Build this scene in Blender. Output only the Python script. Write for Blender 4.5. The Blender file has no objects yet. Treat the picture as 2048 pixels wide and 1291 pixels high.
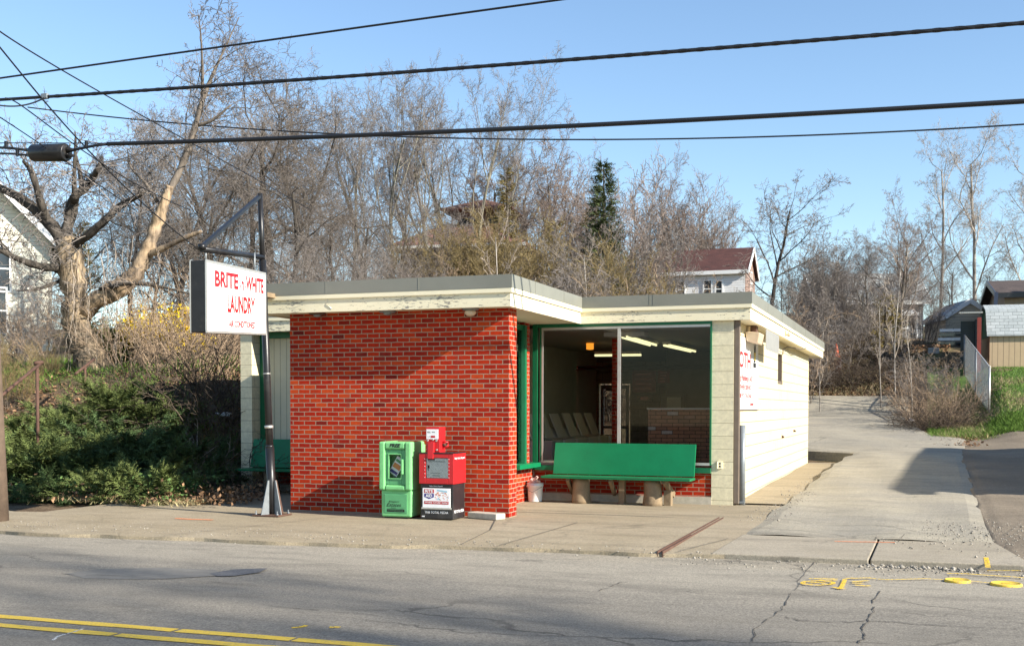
import bpy, math, random
import numpy as np
from mathutils import Vector, Matrix
random.seed(7)
R = math.radians
scene = bpy.context.scene
COL = scene.collection

# ------------------------------------------------------------------ camera geometry (solved from the building's corners)
CP = np.array([5.3529, -14.9465, 1.5305])
YAW, PITCH, ROLL, FPX, SYPX = 0.3413, -0.0291, 0.001, 2281.87, 235.67
FW = np.array([-math.sin(YAW)*math.cos(PITCH), math.cos(YAW)*math.cos(PITCH), math.sin(PITCH)])
_r = np.array([math.cos(YAW), math.sin(YAW), 0.0]); _u = np.cross(_r, FW)
RT = _r*math.cos(ROLL)+_u*math.sin(ROLL); UP = -_r*math.sin(ROLL)+_u*math.cos(ROLL)
def ray(px, py): return FW+RT*(px-1024)/FPX-UP*(py-645.5-SYPX)/FPX
def at(px, py, d): return CP+ray(px, py)*d
def onp(px, py, ax, val):
    v = ray(px, py); return CP+v*(val-CP[ax])/v[ax]

cam = bpy.data.cameras.new('camera'); camo = bpy.data.objects.new('camera', cam); COL.objects.link(camo)
m = Matrix.Identity(4)
for i in range(3):
    m[i][0], m[i][1], m[i][2], m[i][3] = RT[i], UP[i], -FW[i], CP[i]
camo.matrix_world = m
cam.sensor_width = 36; cam.lens = FPX/2048*36; cam.shift_y = SYPX/2048; cam.clip_end = 3000; cam.clip_start = .1
scene.camera = camo

# ------------------------------------------------------------------ light
SD = Vector((-4.75, 1.0, -2.58)).normalized()
sun = bpy.data.lights.new('sun', 'SUN'); sun.energy = 5.0; sun.angle = R(.5); sun.color = (1, .93, .82)
so = bpy.data.objects.new('sun', sun); COL.objects.link(so)
so.rotation_euler = SD.to_track_quat('-Z', 'Y').to_euler(); so.location = (30, -10, 20)
w = bpy.data.worlds.new('World'); scene.world = w; w.use_nodes = True
nt = w.node_tree; bg = nt.nodes['Background']
sky = nt.nodes.new('ShaderNodeTexSky'); sky.sky_type = 'NISHITA'; sky.sun_disc = False
sky.sun_elevation = R(28.0); sky.sun_rotation = math.atan2(4.75, -1.0); sky.air_density = 1.1; sky.dust_density = 0; sky.ozone_density = 3.2
bg.inputs[1].default_value = .1
nt.links.new(sky.outputs[0], bg.inputs[0])
scene.view_settings.view_transform = 'Standard'; scene.view_settings.look = 'None'
scene.view_settings.exposure = 1.12; scene.view_settings.gamma = 1
scene.cycles.max_bounces = 6; scene.cycles.transparent_max_bounces = 12; scene.cycles.use_denoising = True

# ------------------------------------------------------------------ material helpers
class NT:
    def __init__(s, name):
        s.m = bpy.data.materials.new(name); s.m.use_nodes = True; s.t = s.m.node_tree
        s.b = s.t.nodes['Principled BSDF']
        s.c = s.t.nodes.new('ShaderNodeTexCoord')
    def n(s, typ, ins=None, **kw):
        x = s.t.nodes.new(typ)
        for k, v in kw.items(): setattr(x, k, v)
        for k, v in (ins or {}).items(): s.set(x.inputs[k], v)
        return x
    def set(s, sock, v):
        if hasattr(v, 'is_output') or isinstance(v, bpy.types.NodeSocket): s.t.links.new(v, sock)
        elif isinstance(v, (tuple, list)) and sock.type == 'RGBA' and len(v) == 3: sock.default_value = (*v, 1)
        else: sock.default_value = v
    def noise(s, vec, scale, detail=4, rough=.6, dist=0):
        return s.n('ShaderNodeTexNoise', {'Vector': vec, 'Scale': scale, 'Detail': detail, 'Roughness': rough, 'Distortion': dist}).outputs['Fac']
    def ramp(s, fac, stops, interp='LINEAR'):
        x = s.n('ShaderNodeValToRGB', {'Fac': fac}); e = x.color_ramp.elements; x.color_ramp.interpolation = interp
        while len(e) < len(stops): e.new(.5)
        for el, (p, c) in zip(e, stops):
            el.position = p; el.color = (*c, 1) if isinstance(c, (tuple, list)) else (c, c, c, 1)
        return x.outputs['Color']
    def mix(s, f, a, b, mode='MIX'):
        x = s.n('ShaderNodeMix', data_type='RGBA', blend_type=mode)
        s.set(x.inputs[0], f); s.set(x.inputs[6], a); s.set(x.inputs[7], b); return x.outputs[2]
    def math(s, op, a, b=0.0, c=None):
        x = s.n('ShaderNodeMath', operation=op); s.set(x.inputs[0], a); s.set(x.inputs[1], b)
        if c is not None: s.set(x.inputs[2], c)
        return x.outputs[0]
    def mapping(s, vec, scale=(1, 1, 1), loc=(0, 0, 0), rot=(0, 0, 0)):
        return s.n('ShaderNodeMapping', {'Vector': vec, 'Scale': scale, 'Location': loc, 'Rotation': rot}).outputs[0]
    def bump(s, h, strength=.3, dist=.01, normal=None):
        x = s.n('ShaderNodeBump', {'Height': h, 'Strength': strength, 'Distance': dist})
        if normal is not None: s.set(x.inputs['Normal'], normal)
        s.t.links.new(x.outputs[0], s.b.inputs['Normal']); return x.outputs[0]
    def out(s, col=None, rough=None, metal=None, spec=None):
        if col is not None: s.set(s.b.inputs['Base Color'], col)
        if rough is not None: s.set(s.b.inputs['Roughness'], rough)
        if metal is not None: s.set(s.b.inputs['Metallic'], metal)
        if spec is not None: s.set(s.b.inputs['Specular IOR Level'], spec)
        return s.m
def k(c, f): return tuple(min(1, x*f) for x in c)
def plain(name, c, rough=.7, var=.18, scale=6, bump=.15, metal=0, spec=.4, fine=60, dirt=None, dist=.004):
    s = NT(name); v = s.c.outputs['Object']
    a = s.noise(v, scale, 5); b = s.noise(v, fine, 3)
    col = s.ramp(s.math('ADD', s.math('MULTIPLY', a, .7), s.math('MULTIPLY', b, .3)), [(.3, k(c, 1-var)), (.7, k(c, 1+var))])
    if dirt:
        col = s.mix(s.ramp(s.noise(v, scale*.6, 6, .7), [(.55, 0.0), (.72, .8)]), col, dirt)
    s.bump(b, bump, dist)
    return s.out(col, rough, metal, spec)
MT = {}
def brickmat(name, w_, h_, mort, cols, mcol, bump=.5, rough=.55, off=(0, 0, 0), msmooth=.1, spec=.4, wob=.006, stain=None):
    s = NT(name); uv = s.n('ShaderNodeUVMap').outputs[0]
    nz = s.n('ShaderNodeTexNoise', {'Vector': uv, 'Scale': 7.0, 'Detail': 2.0}).outputs['Color']
    vv = s.n('ShaderNodeVectorMath', {0: nz, 1: (.5, .5, .5)}, operation='SUBTRACT').outputs[0]
    vv = s.n('ShaderNodeVectorMath', {0: vv, 'Scale': wob*2}, operation='SCALE').outputs[0]
    vv = s.n('ShaderNodeVectorMath', {0: vv, 1: s.mapping(uv, loc=off)}).outputs[0]
    b = s.n('ShaderNodeTexBrick', {'Vector': vv, 'Color1': (0, 0, 0), 'Color2': (1, 1, 1), 'Mortar': (.5, .5, .5), 'Scale': 1.0, 'Mortar Size': mort,
            'Mortar Smooth': msmooth, 'Bias': 0.0, 'Brick Width': w_, 'Row Height': h_}, offset=.5)
    rnd = s.n('ShaderNodeSeparateColor', {0: b.outputs['Color']}).outputs[0]
    col = s.ramp(rnd, cols)
    n2 = s.noise(uv, 14, 5, .7)
    col = s.mix(.35, col, s.mix(1.0, col, s.ramp(n2, [(.3, (.5, .5, .5)), (.7, (1.4, 1.4, 1.4))]), 'MULTIPLY'))
    mc = s.mix(s.noise(uv, 5, 4), k(mcol, .75), k(mcol, 1.2))
    col = s.mix(b.outputs['Fac'], col, mc)
    if stain is not None:
        st = s.ramp(s.noise(s.mapping(uv, (2.5, .7, 1)), 2.2, 6, .65), [(.55, 0.0), (.8, .55)])
        col = s.mix(st, col, stain)
    n3 = s.noise(uv, 45, 4, .7)
    h = s.math('ADD', s.math('SUBTRACT', 1.0, b.outputs['Fac']), s.math('MULTIPLY', n3, .35))
    s.bump(h, bump, .008)
    return s.out(col, rough, 0, spec)
MT['brick'] = brickmat('red_painted_brick', .19, .0667, .0062, [(0, (.13, .012, .009)), (.04, (.25, .014, .007)), (.35, (.35, .019, .006)), (.8, (.41, .032, .008)), (1, (.46, .055, .012))], (.31, .25, .18), stain=(.16, .05, .035), rough=.85, spec=.12)
MT['brick_in'] = brickmat('brown_brick_panel', .2, .0667, .005, [(0, (.42, .22, .15)), (.5, (.58, .28, .17)), (.93, (.5, .24, .15)), (.95, (.7, .62, .58)), (1, (.7, .62, .58))], (.03, .025, .02), wob=.001)
MT['block'] = brickmat('cream_painted_block', .406, .2033, .0055, [(0, (.66, .57, .35)), (1, (.73, .64, .41))], (.17, .14, .085), bump=.6, off=(.1, -.07, 0), rough=.6, wob=.002, stain=(.62, .53, .33))
MT['block_pillar'] = brickmat('cream_painted_block_pillar', 4.0, .2033, .004, [(0, (.66, .60, .41)), (1, (.70, .64, .45))], (.26, .22, .14), bump=.35, off=(.8, -.07, 0), rough=.6, wob=.002)
MT['house_brick'] = brickmat('house_brick', .2, .07, .008, [(0, (.16, .08, .05)), (1, (.28, .14, .09))], (.35, .31, .27))
MT['tan_brick'] = brickmat('tan_house_brick', .2, .07, .008, [(0, (.30, .22, .13)), (1, (.42, .32, .2))], (.3, .27, .22))
MT['shingle_grey'] = brickmat('grey_roof_shingles', .32, .14, .006, [(0, (.30, .33, .33)), (1, (.40, .43, .43))], (.08, .08, .08), rough=.9)
MT['shingle_red'] = brickmat('red_brown_roof_tiles', .3, .16, .012, [(0, (.19, .095, .075)), (1, (.28, .15, .115))], (.1, .05, .04), rough=.9)
MT['shingle_maroon'] = brickmat('maroon_roof_shingles', .3, .14, .004, [(0, (.06, .024, .021)), (1, (.085, .034, .028))], (.06, .02, .02), rough=.9)
MT['shingle_brown'] = brickmat('dark_brown_shingles', .3, .14, .004, [(0, (.055, .04, .035)), (1, (.09, .065, .055))], (.03, .025, .02), rough=.9)
def siding(name, c, pitch=.13, rough=.6, vertical=False):
    s = NT(name); uv = s.n('ShaderNodeUVMap').outputs[0]
    x = s.n('ShaderNodeSeparateXYZ', {0: uv}).outputs[0 if vertical else 1]
    fr = s.math('FRACT', s.math('DIVIDE', x, pitch))
    groove = s.ramp(fr, [(0, 0.0), (.07, 0.0), (.12, 1.0), (1, .75)] if not vertical else [(0, 0.0), (.06, 0.0), (.1, 1.0), (1, 1.0)])
    n = s.noise(uv, 5, 5)
    col = s.mix(n, k(c, .88), k(c, 1.08))
    col = s.mix(s.ramp(fr, [(0, 1.0), (.05, 1.0), (.08, 0.0)]), col, k(c, .35))
    s.bump(groove, .6, .012)
    return s.out(col, rough)
MT['sid_cream'] = siding('cream_clapboard', (.84, .81, .66))
MT['sid_white'] = siding('white_clapboard', (.8, .8, .78))
MT['sid_grey'] = siding('grey_clapboard', (.33, .33, .32))
MT['sid_beige'] = siding('beige_clapboard', (.55, .49, .38))
MT['sid_tan_v'] = siding('tan_board_siding', (.50, .37, .22), .2, vertical=True)
MT['panel_v'] = siding('cream_tongue_board', (.62, .58, .42), .13, vertical=True)
MT['ceil'] = siding('interior_ceiling_plank', (.56, .53, .46), .3)
MT['cream'] = plain('cream_paint', (.80, .73, .52), .5, .05, 3, .1)
MT['soffit'] = plain('soffit_paint', (.72, .65, .45), .6, .08, 3, .1)
def peel():
    s = NT('peeling_cream_paint'); uv = s.n('ShaderNodeUVMap').outputs[0]; sp = s.n('ShaderNodeSeparateXYZ', {0: uv}).outputs
    n = s.noise(s.mapping(uv, (2.4, 9, 1)), 4.0, 7, .68); big = s.noise(s.mapping(uv, (1, .2, 1)), 1.1, 2)
    low = s.ramp(sp[1], [(0.0, 0.0), (1.0, 1.0)])
    v = s.math('ADD', n, s.math('MULTIPLY', s.math('SUBTRACT', big, .5), .45))
    msk = s.ramp(v, [(.60, 0.0), (.615, 1.0)])
    edge = s.ramp(v, [(.57, 0.0), (.60, .6), (.62, 0.0)])
    col = s.mix(s.noise(uv, 4, 4), (.74, .67, .45), (.82, .76, .56))
    col = s.mix(msk, col, s.mix(s.noise(uv, 30, 3), (.16, .155, .14), (.36, .34, .29)))
    col = s.mix(edge, col, (.25, .22, .15))
    s.bump(s.math('SUBTRACT', 1.0, msk), .5, .004)
    return s.out(col, .6)
MT['peel'] = peel()
MT['roofmetal'] = plain('olive_grey_metal_edging', (.20, .20, .165), .45, .1, 2, .05, spec=.5, dist=.002)
MT['roofing'] = plain('tar_roofing', (.08, .08, .08), .9)
MT['green'] = plain('green_gloss_paint', (.003, .165, .062), .42, .14, 4, .12, spec=.35, dirt=(.006, .11, .045))
MT['greendark'] = plain('green_frame_paint', (.004, .12, .048), .4, .15, 5, .1)
MT['alu'] = plain('aluminium', (.55, .54, .5), .4, .1, 5, .05, metal=.6)
MT['white'] = plain('white_paint', (.8, .8, .77), .5, .05, 4, .05)
MT['signwhite'] = plain('white_acrylic_sign_face', (.86, .86, .84), .25, .02, 2, .01)
MT['signred'] = plain('red_sign_lettering', (.42, .008, .014), .4, .1, 20, .02)
MT['signpink'] = plain('faded_red_lettering', (.78, .36, .36), .5, .15, 20, .02)
MT['black'] = plain('black_paint', (.015, .015, .016), .35, .3, 8, .15, dirt=(.05, .045, .04))
MT['blackmatt'] = plain('black_lettering', (.012, .012, .012), .6, .1)
MT['rust'] = plain('rusty_steel', (.095, .05, .034), .8, .35, 10, .4)
MT['brownmetal'] = plain('brown_downpipe', (.16, .125, .095), .5, .15, 6, .05)
MT['galv'] = plain('galvanised_steel', (.22, .24, .25), .45, .2, 12, .1, metal=.3)
MT['wire'] = plain('black_cable', (.012, .013, .016), .5, .2)
MT['pole'] = plain('weathered_utility_pole', (.12, .085, .06), .9, .3, 9, .6)
MT['log'] = plain('split_log', (.24, .175, .105), .9, .3, 7, .6, dirt=(.12, .085, .05))
MT['conc'] = plain('concrete_block_grey', (.45, .41, .33), .9, .2, 12, .5)
MT['plastic_green'] = plain('pale_green_plastic', (.19, .52, .20), .5, .12, 5, .06, spec=.4, dirt=(.14, .36, .15))
MT['plastic_mid'] = plain('mid_green_plastic', (.10, .34, .145), .5, .14, 5, .06, spec=.4, dirt=(.07, .22, .10))
MT['boxred'] = plain('red_enamel', (.48, .014, .018), .38, .14, 4, .05, spec=.5, dirt=(.33, .02, .02))
MT['boxblack'] = plain('black_enamel', (.02, .02, .022), .3, .3, 5, .04, spec=.5, dirt=(.06, .055, .05))
MT['paper'] = plain('white_card', (.8, .8, .8), .5, .05)
MT['blue'] = plain('navy_print', (.04, .03, .2), .5, .1)
MT['pink'] = plain('pink_rag', (.6, .42, .36), .9, .25, 20, .5)
MT['skyblueprint'] = plain('pale_blue_print', (.3, .5, .6), .5, .1)
MT['orangeprint'] = plain('orange_print', (.65, .25, .08), .5, .2)
MT['yellowprint'] = plain('yellow_print', (.8, .55, .06), .5, .1)
MT['news'] = None
def newsmat():
    s = NT('newsprint'); v = s.c.outputs['Object']; m1 = s.mapping(v, (160, 160, 45))
    n = s.noise(m1, 1.0, 4, .7)
    col = s.ramp(n, [(.40, (.5, .49, .46)), (.52, (.8, .79, .75))])
    return s.out(col, .8)
MT['news'] = newsmat()
def glass(name, tint=(.72, .76, .74), ior=1.5):
    s = NT(name); t = s.t; t.nodes.remove(s.b)
    tr = s.n('ShaderNodeBsdfTransparent', {0: tint}); gl = s.n('ShaderNodeBsdfGlossy', {0: (1, 1, 1), 'Roughness': .02})
    fr = s.n('ShaderNodeFresnel', {'IOR': ior}); mx = s.n('ShaderNodeMixShader', {0: fr.outputs[0], 1: tr.outputs[0], 2: gl.outputs[0]})
    t.links.new(mx.outputs[0], t.nodes['Material Output'].inputs[0]); return s.m
MT['glass'] = glass('window_glass', (.76, .765, .76), 1.24); MT['boxglass'] = glass('scratched_plastic_window', (.96, .97, .96), 1.25)
MT['darkglass'] = plain('dark_window_pane', (.03, .035, .04), .08, .2, 2, 0, spec=.8)
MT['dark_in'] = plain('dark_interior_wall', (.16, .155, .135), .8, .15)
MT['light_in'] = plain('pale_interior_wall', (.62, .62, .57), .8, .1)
MT['floor_in'] = plain('interior_lino', (.36, .32, .26), .4, .15)
MT['enamel'] = plain('white_washer_enamel', (.82, .80, .72), .3, .04, 3, .01, spec=.5)
MT['posterred'] = plain('faded_red_poster', (.25, .03, .03), .6, .2)
def emis(name, c, st):
    s = NT(name); s.set(s.b.inputs['Emission Color'], c); s.b.inputs['Emission Strength'].default_value = st; return s.out(c, .4)
MT['tube'] = emis('lit_fluorescent_tube', (.85, .8, .45), 1.0); MT['amber'] = emis('lit_amber_lantern', (1, .33, .03), .9)
MT['lampglass'] = plain('frosted_bulb_glass', (.62, .5, .36), .3, .1)
def bark(name, c, scale=9, pal=None, stretch=.25, lo=.5):
    s = NT(name); v = s.mapping(s.c.outputs['Object'], (1, 1, stretch))
    n = s.noise(v, scale, 6, .7); dk = s.ramp(n, [(.38, k(c, lo)), (.62, k(c, 1.3))]); col = dk
    if pal: col = s.mix(s.ramp(s.noise(s.c.outputs['Object'], 1.6, 4), [(.45, 0.0), (.56, 1.0)]), col, s.ramp(n, [(.38, k(pal, lo)), (.58, k(pal, 1.2))]))
    s.bump(n, .7, .03); return s.out(col, .9, 0, .2)
MT['bark'] = bark('grey_brown_bark', (.15, .125, .10)); MT['barkdark'] = bark('dark_bark', (.075, .064, .052)); MT['barkgrey'] = bark('olive_grey_bark', (.20, .185, .14))
MT['barkold'] = bark('shaggy_old_bark', (.19, .15, .105), 13, (.31, .235, .15), .12, .22); MT['barkpale'] = bark('stripped_pale_wood', (.25, .19, .135), 9, (.40, .29, .18), .15, .35)
MT['barksyc'] = bark('pale_sycamore_bark', (.25, .22, .185), 3, (.40, .365, .32))
def twigmat(name, c, var=.35):
    s = NT(name); a = s.n('ShaderNodeAttribute', attribute_name='tint').outputs['Fac']
    return s.out(s.ramp(a, [(0, k(c, 1-var)), (1, k(c, 1+var))]), .85, 0, .2)
MT['twig'] = twigmat('grey_brown_twigs', (.205, .178, .157)); MT['twigdark'] = twigmat('dark_twigs', (.145, .122, .102)); MT['twigred'] = twigmat('reddish_budding_twigs', (.24, .187, .155))
MT['twigtan'] = twigmat('tan_canes', (.31, .225, .15)); MT['twigolive'] = twigmat('olive_gold_twigs', (.235, .18, .085)); MT['twigpale'] = twigmat('pale_twigs', (.33, .275, .22))
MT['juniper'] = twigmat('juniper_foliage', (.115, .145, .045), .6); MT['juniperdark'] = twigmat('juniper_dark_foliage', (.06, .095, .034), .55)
MT['spruce'] = twigmat('spruce_needles', (.06, .078, .028), .5); MT['arbor'] = twigmat('bronzed_arborvitae_foliage', (.20, .155, .05), .45); MT['forsythia'] = twigmat('forsythia_blossom', (.72, .52, .02), .25)
MT['grass'] = twigmat('lawn_blades', (.115, .20, .035), .55); MT['drygrass'] = twigmat('dry_grass_blades', (.36, .30, .16), .4); MT['leaf'] = twigmat('dead_leaves', (.21, .125, .07), .55); MT['ivy'] = twigmat('ivy_leaves', (.07, .12, .035), .5)
MT['deadbrush'] = twigmat('dead_brush', (.085, .064, .048), .5)
MT['stone'] = twigmat('gravel_chips', (.27, .245, .205), .45)

# ------------------------------------------------------------------ mesh helpers
ORIG = {}
def tag(o, label=None, cat=None, group=None, kind=None):
    if label: o['label'] = label
    if cat: o['category'] = cat
    if group: o['group'] = group
    if kind: o['kind'] = kind
    return o
def thing(name, label, cat, loc=(0, 0, 0), group=None, rz=0):
    o = bpy.data.objects.new(name, None); COL.objects.link(o); o.location = loc; o.rotation_euler = (0, 0, rz); o.empty_display_size = .2
    ORIG[o] = np.array(loc, float) if rz == 0 else np.zeros(3)
    return tag(o, label, cat, group)
def link(name, me, parent=None, loc=None):
    o = bpy.data.objects.new(name, me); COL.objects.link(o)
    if parent is not None: o.parent = parent
    if loc is not None: o.location = loc
    return o
class MB:
    def __init__(s): s.v = []; s.f = []; s.mi = []; s.sm = []
    def add(s, vs, fs, mi=0, smooth=False):
        b = len(s.v); s.v += [tuple(map(float, x)) for x in vs]
        for f in fs: s.f.append([b+i for i in f]); s.mi.append(mi); s.sm.append(smooth)
    def box(s, x0, x1, y0, y1, z0, z1, mi=0):
        s.add([(x, y, z) for x in (x0, x1) for y in (y0, y1) for z in (z0, z1)], [(0, 1, 3, 2), (4, 6, 7, 5), (0, 4, 5, 1), (2, 3, 7, 6), (0, 2, 6, 4), (1, 5, 7, 3)], mi)
    def hexa(s, c8, mi=0):   # bottom 4 (ccw), top 4
        s.add(c8, [(3, 2, 1, 0), (4, 5, 6, 7), (0, 1, 5, 4), (1, 2, 6, 5), (2, 3, 7, 6), (3, 0, 4, 7)], mi)
    def bar(s, a, b, w_, h_, mi=0, up=(0, 0, 1)):
        a = np.array(a, float); b = np.array(b, float); d = b-a; d /= np.linalg.norm(d); u_ = np.array(up, float)
        if abs(d@u_) > .98: u_ = np.array([0, 1., 0])
        sx = np.cross(d, u_); sx /= np.linalg.norm(sx); uy = np.cross(sx, d)
        o = [-sx*w_/2-uy*h_/2, sx*w_/2-uy*h_/2, sx*w_/2+uy*h_/2, -sx*w_/2+uy*h_/2]
        s.hexa([a+x for x in o]+[b+x for x in o], mi)
    def quad(s, a, b, c, d, mi=0): s.add([a, b, c, d], [(0, 1, 2, 3)], mi)
    def prism(s, poly, z0, z1, mi=0, side=None):
        n = len(poly); s.add([(x, y, z0) for x, y in poly]+[(x, y, z1) for x, y in poly], [tuple(range(n-1, -1, -1)), tuple(range(n, 2*n))], mi)
        b = len(s.v)-2*n
        for i in range(n):
            j = (i+1) % n; s.f.append([b+i, b+j, b+n+j, b+n+i]); s.mi.append(mi if side is None else side); s.sm.append(False)
    def tube(s, pts, rad, n=8, mi=0, cap=True, smooth=True):
        P = np.array(pts, float); K = len(P); rad = np.full(K, rad) if np.isscalar(rad) else np.array(rad, float)
        T = np.gradient(P, axis=0); T /= np.linalg.norm(T, axis=1)[:, None]+1e-9
        ref = np.array([0, 0, 1.]) if abs(T[0][2]) < .9 else np.array([1., 0, 0])
        A = np.cross(T, ref); A /= np.linalg.norm(A, axis=1)[:, None]+1e-9; B = np.cross(T, A)
        ang = np.arange(n)/n*2*math.pi
        vs = (P[:, None]+rad[:, None, None]*(A[:, None]*np.cos(ang)[None, :, None]+B[:, None]*np.sin(ang)[None, :, None])).reshape(-1, 3)
        fs = [(i*n+j, i*n+(j+1) % n, (i+1)*n+(j+1) % n, (i+1)*n+j) for i in range(K-1) for j in range(n)]
        s.add(vs, fs, mi, smooth)
        if cap: 
            b = len(s.v)-K*n
            s.f += [[b+j for j in range(n-1, -1, -1)], [b+(K-1)*n+j for j in range(n)]]; s.mi += [mi, mi]; s.sm += [False, False]
    def lathe(s, c, prof, n=20, mi=0, cap=True):
        vs = [(c[0]+r*math.cos(2*math.pi*j/n), c[1]+r*math.sin(2*math.pi*j/n), c[2]+z) for r, z in prof for j in range(n)]
        s.add(vs, [(i*n+j, i*n+(j+1) % n, (i+1)*n+(j+1) % n, (i+1)*n+j) for i in range(len(prof)-1) for j in range(n)], mi, True)
        b = len(s.v)-len(prof)*n
        if cap:
            s.f += [[b+j for j in range(n-1, -1, -1)], [b+(len(prof)-1)*n+j for j in range(n)]]; s.mi += [mi, mi]; s.sm += [False, False]
    def xf(s, fn): s.v = [tuple(fn(np.array(v))) for v in s.v]; return s
    def build(s, name, mats, parent=None, bevel=0, origin=None, recalc=True):
        V = np.array(s.v, float)
        if parent is not None: org = ORIG[parent]
        elif origin is not None: org = np.array(origin, float)
        else: org = np.array([(V[:, 0].min()+V[:, 0].max())/2, (V[:, 1].min()+V[:, 1].max())/2, V[:, 2].min()])
        V = V-org
        me = bpy.data.meshes.new(name); me.from_pydata(V.tolist(), [], s.f)
        if not isinstance(mats, (list, tuple)): mats = [mats]
        for mm in mats: me.materials.append(MT[mm] if isinstance(mm, str) else mm)
        me.polygons.foreach_set('material_index', s.mi); me.polygons.foreach_set('use_smooth', s.sm)
        uv = me.uv_layers.new(name='UVMap'); me.update()
        W = V+org
        for p in me.polygons:
            nn = p.normal; ax, ay, az = abs(nn.x), abs(nn.y), abs(nn.z)
            for li in p.loop_indices:
                c = W[me.loops[li].vertex_index]
                if az > .8 and az >= max(ax, ay): uv.data[li].uv = (c[0], c[1])
                elif az > .25: 
                    hx, hy = nn.x/math.hypot(nn.x, nn.y), nn.y/math.hypot(nn.x, nn.y); uv.data[li].uv = (-c[0]*hy+c[1]*hx, c[2]/max(.2, math.sqrt(1-az*az)))
                elif ax > ay: uv.data[li].uv = (c[1]+c[0]*.0+(-nn.y*c[0] if ay > .1 else 0), c[2])
                else: uv.data[li].uv = (c[0]+(c[1]*(nn.x) if ax > .1 else 0), c[2])
        o = link(name, me, parent)
        if parent is None: o.location = org
        ORIG[o] = org
        if bevel:
            b = o.modifiers.new('bevel', 'BEVEL'); b.width = bevel; b.segments = 2; b.limit_method = 'ANGLE'; b.angle_limit = R(40)
        return o
def text(mb, s, o, xd, yd, size, sx=1.0, mi=0, align='CENTER', shear=0, bold=0, lift=.0):
    cu = bpy.data.curves.new('t', 'FONT'); cu.body = s; cu.align_x = align; cu.size = 1; cu.shear = shear; cu.offset = bold; cu.resolution_u = 3
    ob = bpy.data.objects.new('t', cu); COL.objects.link(ob)
    me = bpy.data.meshes.new_from_object(ob.evaluated_get(bpy.context.evaluated_depsgraph_get()))
    o = np.array(o, float); xd = np.array(xd, float); yd = np.array(yd, float); n = np.cross(xd, yd)
    vs = [o+xd*v.co.x*size*sx+yd*v.co.y*size+n*lift for v in me.vertices]
    mb.add(vs, [tuple(p.vertices) for p in me.polygons], mi)
    bpy.data.objects.remove(ob); bpy.data.curves.remove(cu); bpy.data.meshes.remove(me)

# fast array meshes -------------------------------------------------
def arrmesh(name, V, F, tint, mats, fm=None, smooth=False):
    """V (n,3), F list of (faces array with same vertex count)"""
    me = bpy.data.meshes.new(name); nl = sum(f.size for f in F); nf = sum(len(f) for f in F)
    me.vertices.add(len(V)); me.vertices.foreach_set('co', np.asarray(V, np.float32).ravel())
    me.loops.add(nl); me.loops.foreach_set('vertex_index', np.concatenate([f.ravel() for f in F]).astype(np.int32))
    me.polygons.add(nf); sizes = np.concatenate([np.full(len(f), f.shape[1]) for f in F]); st = np.concatenate([[0], np.cumsum(sizes)[:-1]])
    me.polygons.foreach_set('loop_start', st.astype(np.int32))
    if smooth: me.polygons.foreach_set('use_smooth', np.ones(nf, bool))
    if tint is not None:
        a = me.attributes.new('tint', 'FLOAT', 'POINT'); a.data.foreach_set('value', np.asarray(tint, np.float32))
    for mm in (mats if isinstance(mats, (list, tuple)) else [mats]): me.materials.append(MT[mm])
    if fm is not None: me.polygons.foreach_set('material_index', np.asarray(fm, np.int32))
    me.update(calc_edges=True); me.validate(); return me
def tubes(lines, rng, sides):
    """lines: list of (pts (K,3), radii (K,)) all same K -> V, F, tint"""
    P = np.array([l[0] for l in lines], float); Rr = np.array([l[1] for l in lines], float); N, K = P.shape[:2]
    T = np.gradient(P, axis=1); T /= np.linalg.norm(T, axis=2)[..., None]+1e-9
    ref = np.where(np.abs(T[..., 2:3]) < .85, np.array([0, 0, 1.]), np.array([1., 0, 0]))
    A = np.cross(T, ref); A /= np.linalg.norm(A, axis=2)[..., None]+1e-9; B = np.cross(T, A)
    ang = np.arange(sides)/sides*2*math.pi
    V = P[:, :, None]+Rr[..., None, None]*(A[:, :, None]*np.cos(ang)[:, None]+B[:, :, None]*np.sin(ang)[:, None])
    idx = np.arange(N*K*sides).reshape(N, K, sides); nx = np.roll(idx, -1, axis=2)
    F = np.stack([idx[:, :-1], nx[:, :-1], nx[:, 1:], idx[:, 1:]], -1).reshape(-1, 4)
    tint = np.repeat(rng.random(N), K*sides)
    return V.reshape(-1, 3), F, tint
def tubemesh(name, lines, mat, sides=3, seed=0, smooth=True):
    rng = np.random.default_rng(seed); by = {}
    for l in lines: by.setdefault(len(l[0]), []).append(l)
    Vs, Fs, Ts, b = [], [], [], 0
    for K, ls in by.items():
        V, F, t = tubes(ls, rng, sides); Vs.append(V); Fs.append(F+b); Ts.append(t); b += len(V)
    return arrmesh(name, np.concatenate(Vs), Fs, np.concatenate(Ts), mat, None, smooth)

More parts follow.
